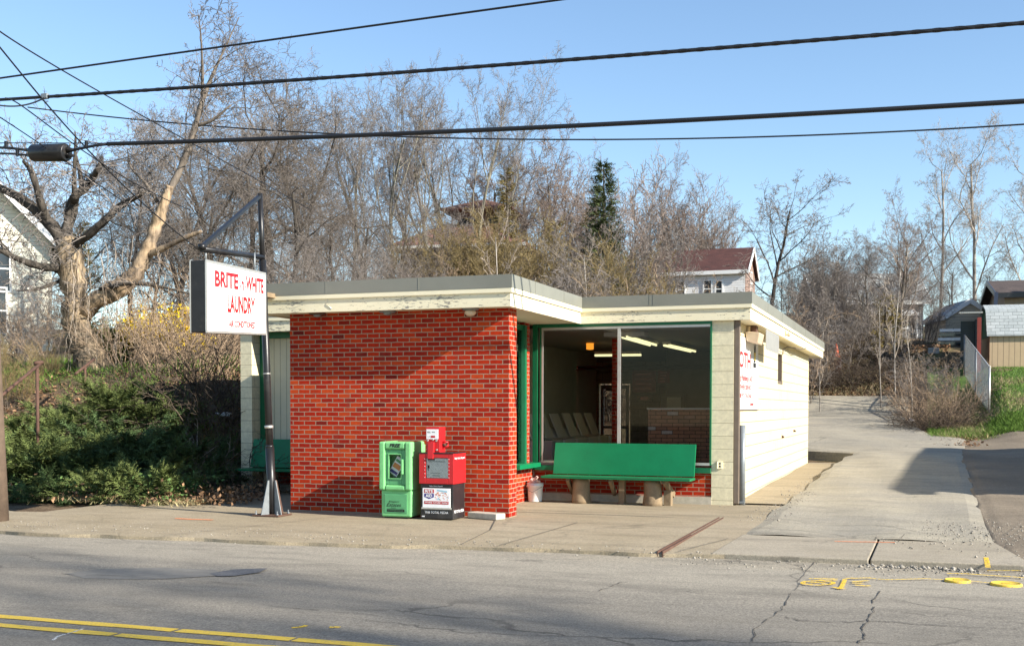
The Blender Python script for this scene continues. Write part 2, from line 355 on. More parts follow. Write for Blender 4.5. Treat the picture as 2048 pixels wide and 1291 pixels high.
# ------------------------------------------------------------------ terrain
TX = [-60, -9.5, -8.2, -6.7, -3.5, .3, 2.7, 3.4, 6.9, 8.2, 14, 60]
T_L = ([-4, .4, .8, 2, 4, 5, 8, 15, 25, 45, 80, 250], [-.08, -.08, .03, .5, 1.7, 2.2, 2.6, 3.2, 4.5, 6.5, 9, 14])
T_L1 = ([-4, .8, 2, 4, 6, 8, 15, 25, 45, 80, 250], [-.08, -.03, .3, 1.1, 1.7, 2.0, 2.8, 4.2, 6.5, 9, 14])
T_B = ([-4, 3, 16, 18, 24, 30, 45, 80, 250], [-.08, -.07, -.05, .2, 2.2, 3.6, 6.5, 9, 14])
T_D = ([-4, 1, 5, 10, 16, 20, 24, 29, 31, 36, 45, 80, 250], [-.08, -.06, .0, .09, .22, .44, .82, 1.33, 2.1, 4.1, 4.8, 8, 14])
T_S = ([-4, 1, 5, 10, 16, 20, 24, 29, 31, 36, 45, 80, 250], [-.08, -.07, -.06, -.05, -.05, .44, .82, 1.33, 2.1, 4.1, 4.9, 8, 14])
T_R = ([-4, 1, 5, 10, 16, 20, 21, 24, 28, 32, 36, 45, 80, 250], [-.08, -.05, .02, .1, .25, .5, .72, 1.45, 2.25, 3.0, 3.3, 4, 7, 12])
TC = [T_L, T_L, T_L1, T_B, T_B, T_S, T_S, T_S, T_D, T_R, T_R, T_R]
def zt(x, y):
    i = 0
    x = min(max(x, TX[0]), TX[-1])
    while i < len(TX)-2 and x > TX[i+1]: i += 1
    t = (x-TX[i])/(TX[i+1]-TX[i]); t = t*t*(3-2*t)
    return float(np.interp(y, *TC[i])*(1-t)+np.interp(y, *TC[i+1])*t)
def hit(px, py):
    v = ray(px, py); t = 8.0
    while t < 160:
        p = CP+v*t
        if p[2] < zt(p[0], p[1]): return p
        t += .1
    return CP+v*60
def onground(px, d, lift=0):
    p = at(px, 800, d); return (p[0], p[1], zt(p[0], p[1])+lift)
def sheet(name, xs, ys, zf, mat, skirt=0):
    V = []; F = []
    for y in ys:
        for x in xs: V.append((x, y, zf(x, y)))
    n = len(xs)
    for j in range(len(ys)-1):
        for i in range(n-1): F.append((j*n+i, j*n+i+1, (j+1)*n+i+1, (j+1)*n+i))
    mb = MB(); mb.add(V, F, 0, True); return mb.build(name, mat, origin=(0, 0, 0))
def lin(a, b, n): return list(np.linspace(a, b, n))
def groundmat():
    s = NT('hillside_soil_and_litter'); v = s.c.outputs['Object']
    n1 = s.noise(v, .25, 4); n2 = s.noise(v, 3, 7, .7); n3 = s.noise(v, 30, 4, .7)
    brown = s.ramp(n2, [(.3, (.06, .043, .03)), (.55, (.15, .105, .065)), (.75, (.24, .18, .11))])
    grass = s.ramp(n2, [(.3, (.05, .08, .02)), (.7, (.17, .2, .06))])
    col = s.mix(s.ramp(n1, [(.5, 0.0), (.62, .75)]), brown, grass)
    col = s.mix(.4, col, s.ramp(n3, [(.35, (.03, .02, .015)), (.7, (.28, .2, .13))]))
    s.bump(s.math('ADD', n2, s.math('MULTIPLY', n3, .4)), .8, .06); return s.out(col, .95, 0, .1)
MT['ground'] = groundmat()
def paved(name, base, speck, patch, ycol=None, cracks=.5, bump=.25, crackw=.012):
    s = NT(name); v = s.c.outputs['Object']
    big = s.noise(v, .5, 5, .6, .4); mid = s.noise(s.mapping(v, (.35, 1, 1)), 3, 6, .65); fin = s.noise(v, 70, 2, .8); fin2 = s.noise(v, 28, 3, .8)
    col = s.mix(s.ramp(big, [(.35, 0.0), (.65, 1.0)]), base, patch)
    if ycol:
        y = s.n('ShaderNodeSeparateXYZ', {0: v}).outputs[1]
        wob = s.math('ADD', y, s.math('MULTIPLY', s.math('SUBTRACT', mid, .5), 1.2))
        for y0, y1, c, f in ycol:
            t = s.n('ShaderNodeMapRange', {0: wob, 1: y0, 2: y1, 3: 0.0, 4: f}, interpolation_type='SMOOTHSTEP').outputs[0]
            col = s.mix(t, col, c)
    sp = s.ramp(s.math('ADD', s.math('MULTIPLY', fin, .65), s.math('MULTIPLY', fin2, .35)), [(.36, k(speck[0], 1)), (.5, (.5, .5, .5)), (.66, speck[1])])
    col = s.mix(.75, col, sp, 'OVERLAY')
    col = s.mix(s.ramp(mid, [(.3, .4), (.52, 0.0)]), col, k(base, .5))
    lane = s.noise(s.mapping(v, (.06, 1.3, 1)), 1.0, 5, .6); col = s.mix(s.ramp(lane, [(.45, .0), (.66, .2)]), col, k(base, .62))
    col = s.mix(s.ramp(s.noise(v, 1.1, 7, .75), [(.62, 0.0), (.75, .45)]), col, k(base, .45))
    wv = s.n('ShaderNodeVectorMath', {0: v, 1: s.n('ShaderNodeVectorMath', {0: s.n('ShaderNodeTexNoise', {'Vector': v, 'Scale': 1.7, 'Detail': 5.0}).outputs['Color'], 'Scale': .9}, operation='SCALE').outputs[0]}).outputs[0]
    vo = s.n('ShaderNodeTexVoronoi', {'Vector': s.mapping(wv, (.32, .55, .0)), 'Scale': 1.0}, feature='DISTANCE_TO_EDGE').outputs['Distance']
    msk = s.ramp(s.noise(v, .35, 3), [(.45, 0.0), (.6, 1.0)])
    cr = s.math('MULTIPLY', s.ramp(vo, [(0, 1.0), (crackw*.5, .8), (crackw, 0.0)]), msk)
    col = s.mix(s.math('MULTIPLY', cr, cracks), col, (.03, .028, .025))
    s.bump(s.math('SUBTRACT', s.math('ADD', fin, s.math('MULTIPLY', fin2, .6)), s.math('MULTIPLY', cr, .8)), bump, .006)
    return s.out(col, .92, 0, .15)
MT['road'] = paved('worn_asphalt', (.195, .177, .147), ((.22, .22, .22), (.9, .9, .88)), (.215, .193, .158), [(-6.2, -4.2, (.30, .268, .213), .95), (-3.9, -3.1, (.30, .26, .195), .6)], .6)
MT['walk'] = paved('worn_concrete_pavement', (.285, .235, .158), ((.3, .3, .3), (.8, .79, .76)), (.335, .28, .198), None, .25)
MT['apron'] = paved('driveway_concrete', (.345, .302, .235), ((.32, .32, .32), (.78, .78, .76)), (.30, .26, .195), None, .3)
MT['drive'] = paved('driveway_asphalt_worn_pale', (.28, .256, .21), ((.22, .22, .22), (.85, .85, .82)), (.345, .308, .235), None, .35)
MT['gravelbed'] = paved('gravel_verge', (.25, .205, .15), ((.12, .12, .12), (.95, .95, .93)), (.17, .14, .105), None, .0, .6)
MT['patch'] = paved('tar_patch', (.10, .10, .105), ((.3, .3, .3), (.8, .8, .8)), (.14, .14, .14), None, .1)
MT['lawnbase'] = plain('lawn_soil', (.085, .15, .03), .95, .4, 3, .4)
def roadpaint():
    s = NT('worn_yellow_road_paint'); v = s.c.outputs['Object']
    n = s.noise(v, 55, 3, .8); n2 = s.noise(v, 5, 5)
    col = s.mix(n2, (.66, .42, .03), (.76, .52, .06)); col = s.mix(s.ramp(s.math('ADD', n, s.math('MULTIPLY', n2, .3)), [(.69, 0.0), (.78, .7)]), col, (.2, .18, .14))
    return s.out(col, .8)
MT['ypaint'] = roadpaint()
def spray(name, c, lo=.5, hi=.6):
    s = NT(name); v = s.c.outputs['Object']; n = s.noise(v, 38, 3, .8)
    s.out(c, .85); s.set(s.b.inputs['Alpha'], s.ramp(n, [(lo, .95), (hi, .1)])); return s.m
MT['ospray'] = spray('orange_spray_paint', (.85, .22, .06), .5, .62); MT['yspray'] = spray('yellow_spray_paint', (.80, .52, .02), .47, .60); MT['wspray'] = spray('white_chalk_scrape', (.7, .7, .68), .4, .6)
# ================================================================== THE SETTING
def grade(a, b, step0, n): 
    return [a+(b-a)*(i/n)**2.2 for i in range(1, n+1)]
gx = [-g for g in reversed(grade(14, 260, 1, 16))]+lin(-14, 14, 62)+grade(14, 260, 1, 16)
gy = [-80, -50, -30, -20, -12, -8]+lin(-4.2, 50, 105)+grade(50, 420, 1, 14)
tag(sheet('hillside_ground', gx, gy, lambda x, y: zt(x, y)+(.0 if y < 1 else (math.sin(x*2.1+y*1.3)*.03+math.sin(x*.7-y*1.9)*.05)*min(1, max(0, (y-17)/4) if -6.7 < x < 7.5 else max(0, y-2)/3)), 'ground'), kind='structure')
def edge(x): return float(np.interp(x, [-30, -6.3, -5, -2, 1, 3, 8, 30], [-3.75, -3.75, -3.7, -3.55, -3.2, -2.98, -2.9, -2.9]))+.05*math.sin(x*1.7)+.03*math.sin(x*4.3)
rx = lin(-120, -14, 14)[:-1]+lin(-14, 14, 113)+lin(14, 120, 14)[1:]
V = []; F = []
for x in rx:
    e = edge(x)
    V += [(x, -14.2, -.052), (x, -8.4, -.02), (x, -5, -.04), (x, e, -.05)]
for i in range(len(rx)-1):
    for j in range(3): F.append((i*4+j, (i+1)*4+j, (i+1)*4+j+1, i*4+j+1))
mb = MB(); mb.add(V, F); tag(mb.build('road', 'road', origin=(0, 0, 0)), kind='structure')
# pavement slab with a low broken edge; sits proud of the road
V = []; F = []; xs = lin(-6.75, 3.46, 82)
for x in xs:
    e = edge(x)+.02+.015*math.sin(x*9)
    V += [(x, e-.012, -.09), (x, e, -.012+.004*math.sin(x*6)), (x, -1.2, -.004), (x, 3.7, .0)]
for i in range(len(xs)-1):
    for j in range(3): F.append((i*4+j, (i+1)*4+j, (i+1)*4+j+1, i*4+j+1))
mb = MB(); mb.add(V, F); tag(mb.build('pavement', 'walk', origin=(0, 0, 0)), kind='structure')
mb = MB()
for x0, x1 in ((-40, -6.75),):
    xs2 = lin(x0, x1, 60); b = len(mb.v); VV = []; FF = []
    for x in xs2:
        e = edge(x)+.02; VV += [(x, e, -.075), (x, e, -.03), (x, -1.1+.25*math.sin(x*1.1)+.1*math.sin(x*3.7), -.02)]
    for i in range(len(xs2)-1):
        for j in range(2): FF.append((i*3+j, (i+1)*3+j, (i+1)*3+j+1, i*3+j+1))
    mb.add(VV, FF)
tag(mb.build('gravel_footway', 'walk', origin=(0, 0, 0)), kind='structure')
# concrete apron slabs across the driveway mouth, driveway, side strip, dirt verge
mb = MB()
for a, b_, c, d in (((3.32, -2.94), (4.9, -2.93), (4.93, -1.02), (3.38, -1.02)), ((4.92, -2.9), (6.45, -2.85), (6.2, -.9), (4.95, -1.0))):
    mb.prism([a, b_, c, d], -.1, .004)
o = tag(mb.build('driveway_apron', 'apron', origin=(0, 0, 0), bevel=.012), kind='structure')
def zd(y): return float(np.interp(y, *T_D))+.075+.05*min(1, max(0, (y-17)/3)) if y > 1.5 else .01+.002*y
ys = lin(-1.07, 16, 40)+lin(16.4, 30.4, 28)
V = []; F = []; NX = 17
def dl(y):
    if y < 16.2: return float(np.interp(y, [-1, 3, 10, 16.2], [3.33, 3.42, 3.48, 3.62]))+.03*math.sin(y*2.3)
    if y < 17.4: return 3.75
    return float(np.interp(y, [17.4, 18, 24, 31], [2.2, 1.2, .4, -.5]))
def dr(y): return float(np.interp(y, [-1, 1.2, 6, 16, 21.0, 21.7, 24, 31], [6.2, 6.2, 6.3, 6.45, 6.7, 5.75, 5.35, 5.0]))
for y in ys:
    l, r_ = dl(y), dr(y); z = zd(y)
    V.append((l, y, z-.42))
    for i in range(NX): V.append((l+(r_-l)*i/(NX-1), y, z+.012*math.sin(i*.8+y*.7)-(.02 if i in (0, NX-1) else 0)))
    V.append((r_, y, z-.3))
n = NX+2
for j in range(len(ys)-1):
    for i in range(n-1): F.append((j*n+i, j*n+i+1, (j+1)*n+i+1, (j+1)*n+i))
mb = MB(); mb.add(V, F, 0); tag(mb.build('driveway', 'drive', origin=(0, 0, 0)), kind='structure')
tag(sheet('side_path', lin(2.63, 3.5, 6), lin(3.3, 16.6, 20), lambda x, y: .012+.004*y+.01*math.sin(y), 'walk'), kind='structure')
tag(sheet('dirt_verge', lin(5.9, 10, 70)+lin(10.5, 22, 24), lin(-2.95, 21.3, 60), lambda x, y: zd(y)-.12 if (-1.07 < y < 21.2 and x < dr(y)-.06) else -.08 if (-3.1 < y <= -1.07 and x < 6.3) else (min(zt(x, y)+.075, zd(y)-.02+max(0, x-dr(y)-.1)*.3) if y > 1 else -.012 if y > -.9 else -.03 if y > -2.8 else -.06)+.012*math.sin(x*3+y*2.2), 'gravelbed'), kind='structure')
tag(sheet('lawn', lin(5.7, 30, 44), lin(21.3, 33.5, 26), lambda x, y: zt(x, y)+(.03 if x > 6.2 else .1), 'lawnbase'), kind='structure')
# markings
def marking(name, y0, y1, segs):
    mb = MB()
    for a, b_ in segs:
        xs3 = lin(a, b_, max(3, int((b_-a)*3)))
        for p, q in zip(xs3, xs3[1:]):
            e = lambda x: .008*math.sin(x*7)+.004*math.sin(x*19)
            mb.quad((p, y0+e(p), -.016), (q, y0+e(q), -.016), (q, y1+e(q+3), -.016), (p, y1+e(p+3), -.016))
    return mb
crack = [-60, .52, .60, 1.42, 1.46, 2.6, 2.66, 60]
mb = marking('a', -8.34, -8.23, [(-60, .50), (.53, 1.43), (1.45, 2.20), (2.23, 60)]); mb2 = marking('b', -8.61, -8.50, [(-60, .20), (.23, 60)])
mb.v = [(x, y, z+.0) for x, y, z in mb.v]; o = mb.build('road_line', 'ypaint'); tag(o, 'solid yellow centre line nearer the laundry, far one of the pair', 'road line', 'double yellow centre lines')
o = mb2.build('road_line', 'ypaint'); tag(o, 'solid yellow centre line nearer the camera, near one of the pair', 'road line', 'double yellow centre lines')
mb = MB()
def patchpoly(pts, z): return [(x, y, z) for x, y in pts]
for pts in ([onp(*p, 2, -.03)[:2] for p in ((420, 1146), (470, 1138), (535, 1136), (520, 1144), (470, 1151), (435, 1152))],
            [onp(*p, 2, -.03)[:2] for p in ((276, 1218), (310, 1211), (372, 1212), (350, 1219), (300, 1225))]):
    mb.add(patchpoly(pts, -.026), [tuple(range(len(pts)))])
tag(mb.build('tar_patches', 'patch', origin=(0, 0, 0)), kind='structure')
mb = MB(); pts = [onp(*p, 2, -.03)[:2] for p in ((130, 1146), (200, 1137), (330, 1134), (430, 1139), (445, 1150), (300, 1158), (170, 1156))]
mb.add(patchpoly(pts, -.029), [tuple(range(len(pts)))]); tag(mb.build('old_patch', plain('old_tar_patch', (.155, .146, .128), .9, .2, 8, .3), origin=(0, 0, 0)), kind='structure')
def stroke(mb, pts, wd, z, closed=False):
    P = [np.array(p[:2]) for p in pts]
    for i in range(len(P)-1):
        d = P[i+1]-P[i]; L = np.linalg.norm(d)+1e-9; nrm = np.array([-d[1], d[0]])/L*wd/2; e = d/L*wd*.2
        a, b_ = P[i]-e, P[i+1]+e; zz = z+.0006*(len(mb.f) % 5)
        mb.quad((*(a-nrm), zz), (*(b_-nrm), zz), (*(b_+nrm), zz), (*(a+nrm), zz))
def pxl(*pp, z=-.03): return [onp(a, b_, 2, z) for a, b_ in pp]
mb = MB()
ell = [(1636+31*math.cos(t), 1165.5+4.2*math.sin(t)) for t in np.linspace(0, 6.4, 26)]
for st in (ell, [(1622, 1165), (1634, 1164), (1650, 1166)], [(1620, 1157), (1645, 1156.5), (1674, 1158)], [(1640, 1160), (1672, 1160)], [(1690, 1158), (1684, 1172), (1679, 1177)], [(1679, 1177), (1668, 1174)], [(1679, 1177), (1688, 1176)],
           [(1692, 1157), (1705, 1156), (1740, 1155)], [(1705, 1163), (1722, 1162), (1736, 1161)], [(1706, 1166), (1725, 1166)], [(1712, 1170), (1726, 1171), (1740, 1171)]): stroke(mb, pxl(*st, z=-.035), .04, -.031)
o = mb.build('utility_paint_mark', 'yspray'); tag(o, 'yellow sprayed oval and letters beside the road crack', 'paint mark', 'yellow sprayed utility marks')
mb = MB(); stroke(mb, pxl((1742, 1156), (1775, 1159), (1815, 1158), (1850, 1157), (1885, 1159), z=-.035), .03, -.031)
m2 = MB(); stroke(m2, pxl((1895, 1146), (1930, 1147), (1990, 1151), (2047, 1155), z=-.035), .04, -.031); tag(m2.build('utility_paint_mark', 'yspray'), 'yellow sprayed line passing behind the round covers', 'paint mark', 'yellow sprayed utility marks')
m2 = MB(); stroke(m2, pxl((1930, 1160), (1985, 1166), z=-.035), .03, -.031); tag(m2.build('utility_paint_mark', 'yspray'), 'short yellow line joining the two round covers', 'paint mark', 'yellow sprayed utility marks')
o = mb.build('utility_paint_mark', 'yspray'); tag(o, 'thin yellow sprayed line leading to the round covers', 'paint mark', 'yellow sprayed utility marks')
mb = MB(); stroke(mb, pxl((1972, 1119), (1976, 1139), z=-.02), .05, .0075); stroke(mb, pxl((1976, 1141), (2000, 1141), (2040, 1141), z=-.035), .03, -.030)
o = mb.build('utility_paint_mark', 'yspray'); tag(o, 'short upright yellow dash on the apron edge', 'paint mark', 'yellow sprayed utility marks')
mb = MB(); stroke(mb, pxl((585, 1257), (600, 1256), (612, 1253), z=-.03), .04, -.0185); tag(mb.build('utility_paint_mark', 'yspray'), 'longer faint yellow dab near the centre lines', 'paint mark', 'yellow sprayed utility marks')
mb = MB(); stroke(mb, pxl((662, 1256), (678, 1256), z=-.03), .05, -.0185)
tag(mb.build('utility_paint_mark', 'yspray'), 'smaller faint yellow dab near the centre lines', 'paint mark', 'yellow sprayed utility marks')
mb = MB(); stroke(mb, pxl((352, 1037), (388, 1039), (424, 1040), z=-.01), .07, -.0005); tag(mb.build('utility_paint_mark', 'ospray'), 'bright orange dash on the pavement left of the sign pole', 'paint mark', 'orange sprayed utility marks')
mb = MB(); stroke(mb, pxl((1671, 1083), (1730, 1084), (1788, 1085), z=0), .045, .008); tag(mb.build('utility_paint_mark', 'ospray'), 'faded orange dash across the driveway apron slabs', 'paint mark', 'orange sprayed utility marks')
mb = MB(); stroke(mb, pxl((165, 1258), (140, 1266), (118, 1272), (105, 1281), z=-.02), .02, -.0145); tag(mb.build('chalk_scrape', 'wspray'), 'pale curved scrape crossing the near centre line', 'paint mark')
for px, py, rx_, lab in ((1915, 1159, .115, 'smaller yellow round utility cover, nearer the sprayed letters'), (2012, 1166, .135, 'larger yellow round utility cover at the road edge')):
    c = onp(px, py, 2, -.03); mb = MB(); mb.lathe((c[0], c[1], -.06), [(rx_*.98, 0), (rx_, .03), (rx_*.9, .038), (rx_*.86, .032), (rx_*.3, .032), (.001, .033)], 28); mb.box(c[0]-.03, c[0]+.03, c[1]-.02, c[1]+.02, -.03, -.022)
    tag(mb.build('valve_cover', 'ypaint'), lab, 'valve cover', 'yellow valve covers')
# sunken steel channel along the pavement (rusty rail) from the road edge
a, b_ = np.array([2.79, -2.98]), np.array([2.77, .95]); mb = MB()
mb.box(2.762, 2.774, -3.06, .95, -.06, .014); mb.box(2.818, 2.83, -3.06, .95, -.06, .014); mb.box(2.774, 2.818, -2.9, .95, -.05, -.004); mb.box(2.774, 2.818, -3.06, -2.9, -.06, -.045)
tag(mb.build('drain_channel', 'rust'), 'rusty open steel channel running from wall to road', 'drain channel')
mb = MB(); mb.prism([(2.55, .9), (2.9, .92), (3.0, 1.6), (2.5, 1.6)], .001, .006)
# crack joints in the pavement are modelled as thin dark sealant strips
mb = MB()
for pts in ([(-3.1, edge(-3.1)+.05), (-2.2, -.3)], [(1.1, -.35), (1.0, edge(1)+.1)], [(-.05, -.35), (.35, -1.6), (.55, edge(.5)+.1)], [(.6, 1.2), (3.2, 1.15)], [(.4, -.35), (2.7, -.4)], [(2.62, 4.2), (3.4, 4.22)], [(2.62, 7.2), (3.4, 7.22)], [(2.62, 10.2), (3.4, 10.22)], [(3.3, -1.55), (2.95, -2.9)],
            [(3.4, -.98), (4.2, -1.0), (5.0, -.96), (5.2, -.9), (5.22, -.5)], [(3.42, -.86), (3.8, -.9), (4.6, -.86), (5.0, -.82)]):
    stroke(mb, [(x+random.uniform(-.02, .02), y+random.uniform(-.02, .02)) for x, y in pts], .012, .0)
for i, (x, y, z) in enumerate(mb.v): mb.v[i] = (x, y, max(.006 if x < 3.3 else .02, zd(y)+.006 if (x > 3.34 and y > -1) else (.075 if y > 3.5 and x > 2.6 else .006)))
tag(mb.build('pavement_joints', plain('joint_dirt', (.12, .10, .075), .95, .3), origin=(0, 0, 0)), kind='structure')
# road cracks
mb = MB()
for pts in ([(1632, 1112), (1605, 1145), (1590, 1178), (1572, 1208), (1553, 1225), (1512, 1258), (1500, 1291)], [(1755, 1178), (1748, 1205), (1742, 1232), (1722, 1255), (1728, 1275), (1715, 1291)], [(1560, 1230), (1600, 1240), (1700, 1243), (1755, 1240), (1850, 1248), (2040, 1258)], [(545, 1213), (640, 1222), (760, 1232), (900, 1243)], [(1200, 1180), (1240, 1165), (1255, 1160)], [(120, 1146), (240, 1152), (420, 1162), (540, 1172)]):
    P = []
    for (x0, y0), (x1, y1) in zip(pts, pts[1:]):
        for i in range(5): P.append((x0+(x1-x0)*i/5+random.uniform(-5, 5), y0+(y1-y0)*i/5+random.uniform(-1.3, 1.3)))
    W3 = pxl(*P, z=-.03)
    for i in range(len(W3)-1):
        if random.random() < .86: stroke(mb, W3[i:i+2], random.uniform(.004, .014), -.027)
def rz_(y): return float(np.interp(y, [-14.2, -8.4, -5, -3], [-.052, -.02, -.04, -.05]))
mb.v = [(x, y, rz_(y)+.004+.0006*(i//4 % 5)) for i, (x, y, z) in enumerate(mb.v)]
tag(mb.build('road_cracks', plain('crack_dirt', (.07, .063, .053), .95, .3), origin=(0, 0, 0)), kind='structure')

# ================================================================== LAUNDRY BUILDING
B = thing('laundry_building', 'low flat-roofed red brick and cream block laundry with deep overhanging roof', 'building', (-1.8, 3.1, 0))
ZS, ZC = 2.912, 3.331
mb = MB(); mb.box(-3.468, 0, 0, .315, -.02, ZS); mb.build('front_brick_wall', 'brick', B)
mb = MB()
mb.box(-.86, -.68, .315, .62, -.02, ZS); mb.box(-.86, -.68, 2.62, 2.9, -.02, ZS)
mb.box(-.86, -.68, .62, 2.62, -.02, .6); mb.box(-.86, -.68, 2.9, 3.1, -.02, .5)
mb.box(-.68, 2.29, 3.13, 3.3, .12, .5); mb.build('brick_wall', 'brick', B)
mb = MB(); mb.box(-2.79, -2.61, .315, 3.1, -.02, ZS); mb.box(-6.1, -2.79, 3.42, 3.55, .12, .5); mb.build('brick_wall', 'brick', B)
mb = MB(); mb.box(-.66, 2.29, 3.10, 3.3, -.02, .12); mb.build('concrete_footing', 'conc', B); mb = MB(); mb.box(-6.1, -2.79, 3.40, 3.55, -.02, .12); mb.build('concrete_footing', 'conc', B)
def block_wall(name, x0, x1, y0, y1, holes=()):
    mb = MB(); mb.box(x0, x1, y0, y1, -.05, ZS); return mb
# right pillar + side wall with a small window opening
mb = MB()
mb.box(2.29, 2.628, 3.108, 3.45, -.02, ZS); mb.build('block_pillar', 'block_pillar', B); mb = MB()
wy0, wy1, wz0, wz1 = 9.12, 9.95, 2.06, 2.66
mb.box(2.43, 2.628, 3.45, wy0, -.02, ZS); mb.box(2.43, 2.628, wy1, 16.16, -.02, ZS); mb.box(2.43, 2.628, wy0, wy1, -.02, wz0); mb.box(2.43, 2.628, wy0, wy1, wz1, ZS)
mb.build('block_wall', 'block', B)
mb = MB(); mb.box(-6.336, -6.10, 3.108, 3.6, -.02, ZS); mb.build('block_pillar', 'block_pillar', B)
mb = MB(); mb.box(-6.336, -6.14, 3.6, 16.16, -.02, ZS); mb.build('block_wall', 'block', B)
mb = MB(); mb.box(-6.14, -3.05, 15.96, 16.16, -.02, ZS); mb.box(-2.15, 2.43, 15.96, 16.16, -.02, ZS); mb.box(-3.05, -2.15, 15.96, 16.16, 2.2, ZS); mb.build('rear_wall', 'block', B)
mb = MB(); mb.box(-6.0, -2.79, 3.46, 3.5, .5, ZS); mb.build('siding_panel', 'panel_v', B)
mb = MB(); mb.box(-6.1, -6.0, 3.38, 3.5, .5, ZS); mb.box(-6.0, -2.79, 3.38, 3.46, 2.8, ZS); mb.box(-6.1, -2.79, 3.34, 3.46, .44, .5); mb.build('panel_frame', 'greendark', B)
mb = MB(); mb.box(-6.1, 2.43, 3.5, 15.96, -.02, .06); mb.box(-.68, 2.43, 3.3, 3.5, -.02, .06); mb.build('interior_floor', 'floor_in', B)
mb = MB(); mb.box(-6.1, 2.43, 3.5, 15.96, 2.80, 2.86); mb.box(-2.6, -.86, .315, 3.5, 2.8, 2.86); mb.box(-.86, 2.29, 3.3, 3.5, 2.8, 2.86); mb.build('interior_ceiling', 'ceil', B)
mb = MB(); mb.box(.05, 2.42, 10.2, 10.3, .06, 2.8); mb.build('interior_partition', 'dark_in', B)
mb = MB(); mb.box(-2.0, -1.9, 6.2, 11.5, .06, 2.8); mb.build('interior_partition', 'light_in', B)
mb = MB(); mb.box(.86, 2.42, 4.9, 5.0, .06, 1.50); hw = mb.build('counter_wall', 'brick_in', B)
mb = MB(); mb.box(.84, 2.42, 4.87, 5.03, 1.50, 1.53); mb.build('counter_top', 'white', hw)
xp = [onp(px, 780, 1, 4.5)[0] for px in (1224, 1240)]; mb = MB(); mb.box(xp[0], xp[1], 4.5, 4.62, .06, 2.8); mb.build('interior_brick_pillar', 'brick', B)
# roof: T-shaped deck, metal edging, trim moulding, fascia boards, soffit
def tee(d): return [(-3.87-d, -.40-d), (.183+d, -.40-d), (.183+d, 3.01-d), (2.92+d, 3.01-d), (2.92+d, 17.6+d), (-6.65-d, 17.6+d), (-6.65-d, 3.01-d), (-3.87-d, 3.01-d)]
mb = MB(); mb.prism(tee(-.06), 3.0, 3.28); rf = mb.build('roof', 'roofing', B)
def ring(mb, d0, d1, z0, z1, mi=0):
    A, C_ = tee(d0), tee(d1)
    for i in range(8):
        j = (i+1) % 8; a, b_, c, d = A[i], A[j], C_[j], C_[i]
        mb.hexa([(*a, z0), (*b_, z0), (*c, z0), (*d, z0), (*a, z1), (*b_, z1), (*c, z1), (*d, z1)], mi)
mb = MB(); ring(mb, 0, -.07, 3.152, ZC)
for x in (-2.65, -1.2): mb.box(x, x+.006, -.4035, -.40, 3.155, ZC-.003)
for y in (.6, 2.0): mb.box(.183, .1865, y, y+.006, 3.155, ZC-.003)
for y in (5, 7.2, 9.6, 12, 14.6): mb.box(2.92, 2.9235, y, y+.006, 3.155, ZC-.003)
mb.box(1.3, 1.306, 3.0065, 3.01, 3.155, ZC-.003); mb.box(1.36, 1.366, 3.0065, 3.01, 3.155, ZC-.003)
mb.build('metal_edging', 'roofmetal', rf)
mb = MB(); ring(mb, -.004, -.09, 3.088, 3.15); mb.build('trim_moulding', 'cream', rf)
mb = MB(); A = tee(-.03); C_ = tee(-.085)
FB = []
for i in range(8):
    j = (i+1) % 8; a, b_, c, d = A[i], A[j], C_[j], C_[i]
    fr = MB() if i in (0, 2, 6) else mb
    if fr is not mb: FB.append(fr)
    fr.hexa([(*a, 2.9), (*b_, 2.9), (*c, 2.9), (*d, 2.9), (*a, 3.088), (*b_, 3.088), (*c, 3.088), (*d, 3.088)])
mb.build('fascia_board', 'cream', rf); 
for fr in FB: fr.build('peeling_fascia_board', 'peel', rf)['label'] = 'cream fascia board with flaking paint along the front'
mb = MB(); mb.prism(tee(-.086), ZS, ZS+.03); mb.build('soffit', 'soffit', rf)
# shop window
mb = MB()
mb.box(-.68, -.60, 3.06, 3.16, .5, ZS-.005); mb.box(-.60, 2.29, 3.07, 3.15, 2.85, ZS-.005); mb.box(2.265, 2.29, 3.07, 3.15, .62, 2.85); mb.box(-.56, -.53, 3.08, 3.14, .66, 2.85)
win = mb.build('shop_window', 'greendark', B); win['label'] = 'wide plate glass shop window in green frame'
mb = MB(); mb.box(-.62, 2.29, 3.0, 3.15, .5, .58); mb.build('window_sill', 'greendark', win)
mb = MB(); mb.box(-.53, 2.265, 3.06, 3.14, .62, .66); mb.box(-.53, 2.265, 3.08, 3.13, 2.81, 2.85); mb.box(.765, .815, 3.07, 3.13, .66, 2.81); mb.box(-.53, -.505, 3.08, 3.13, .66, 2.81); mb.build('aluminium_frame', 'alu', win)
mb = MB(); mb.box(-.505, .765, 3.098, 3.106, .66, 2.81); mb.build('pane', 'glass', win)
mb = MB(); mb.box(.815, 2.265, 3.098, 3.106, .66, 2.81); mb.build('pane', 'glass', win)
# vestibule side window/door
mb = MB(); mb.box(-.74, -.63, 2.52, 2.62, .62, 2.86); mb.box(-.74, -.66, .62, .7, .6, 2.86); mb.box(-.74, -.66, .7, 2.52, 2.78, 2.86); dw = mb.build('side_window', 'greendark', B)
mb = MB(); mb.box(-.8, -.5, 1.9, 2.95, .56, .63); mb.build('window_sill', 'green', dw)
mb = MB(); mb.box(-.70, -.69, .7, 2.52, .63, 2.78); mb.build('pane', 'glass', dw)
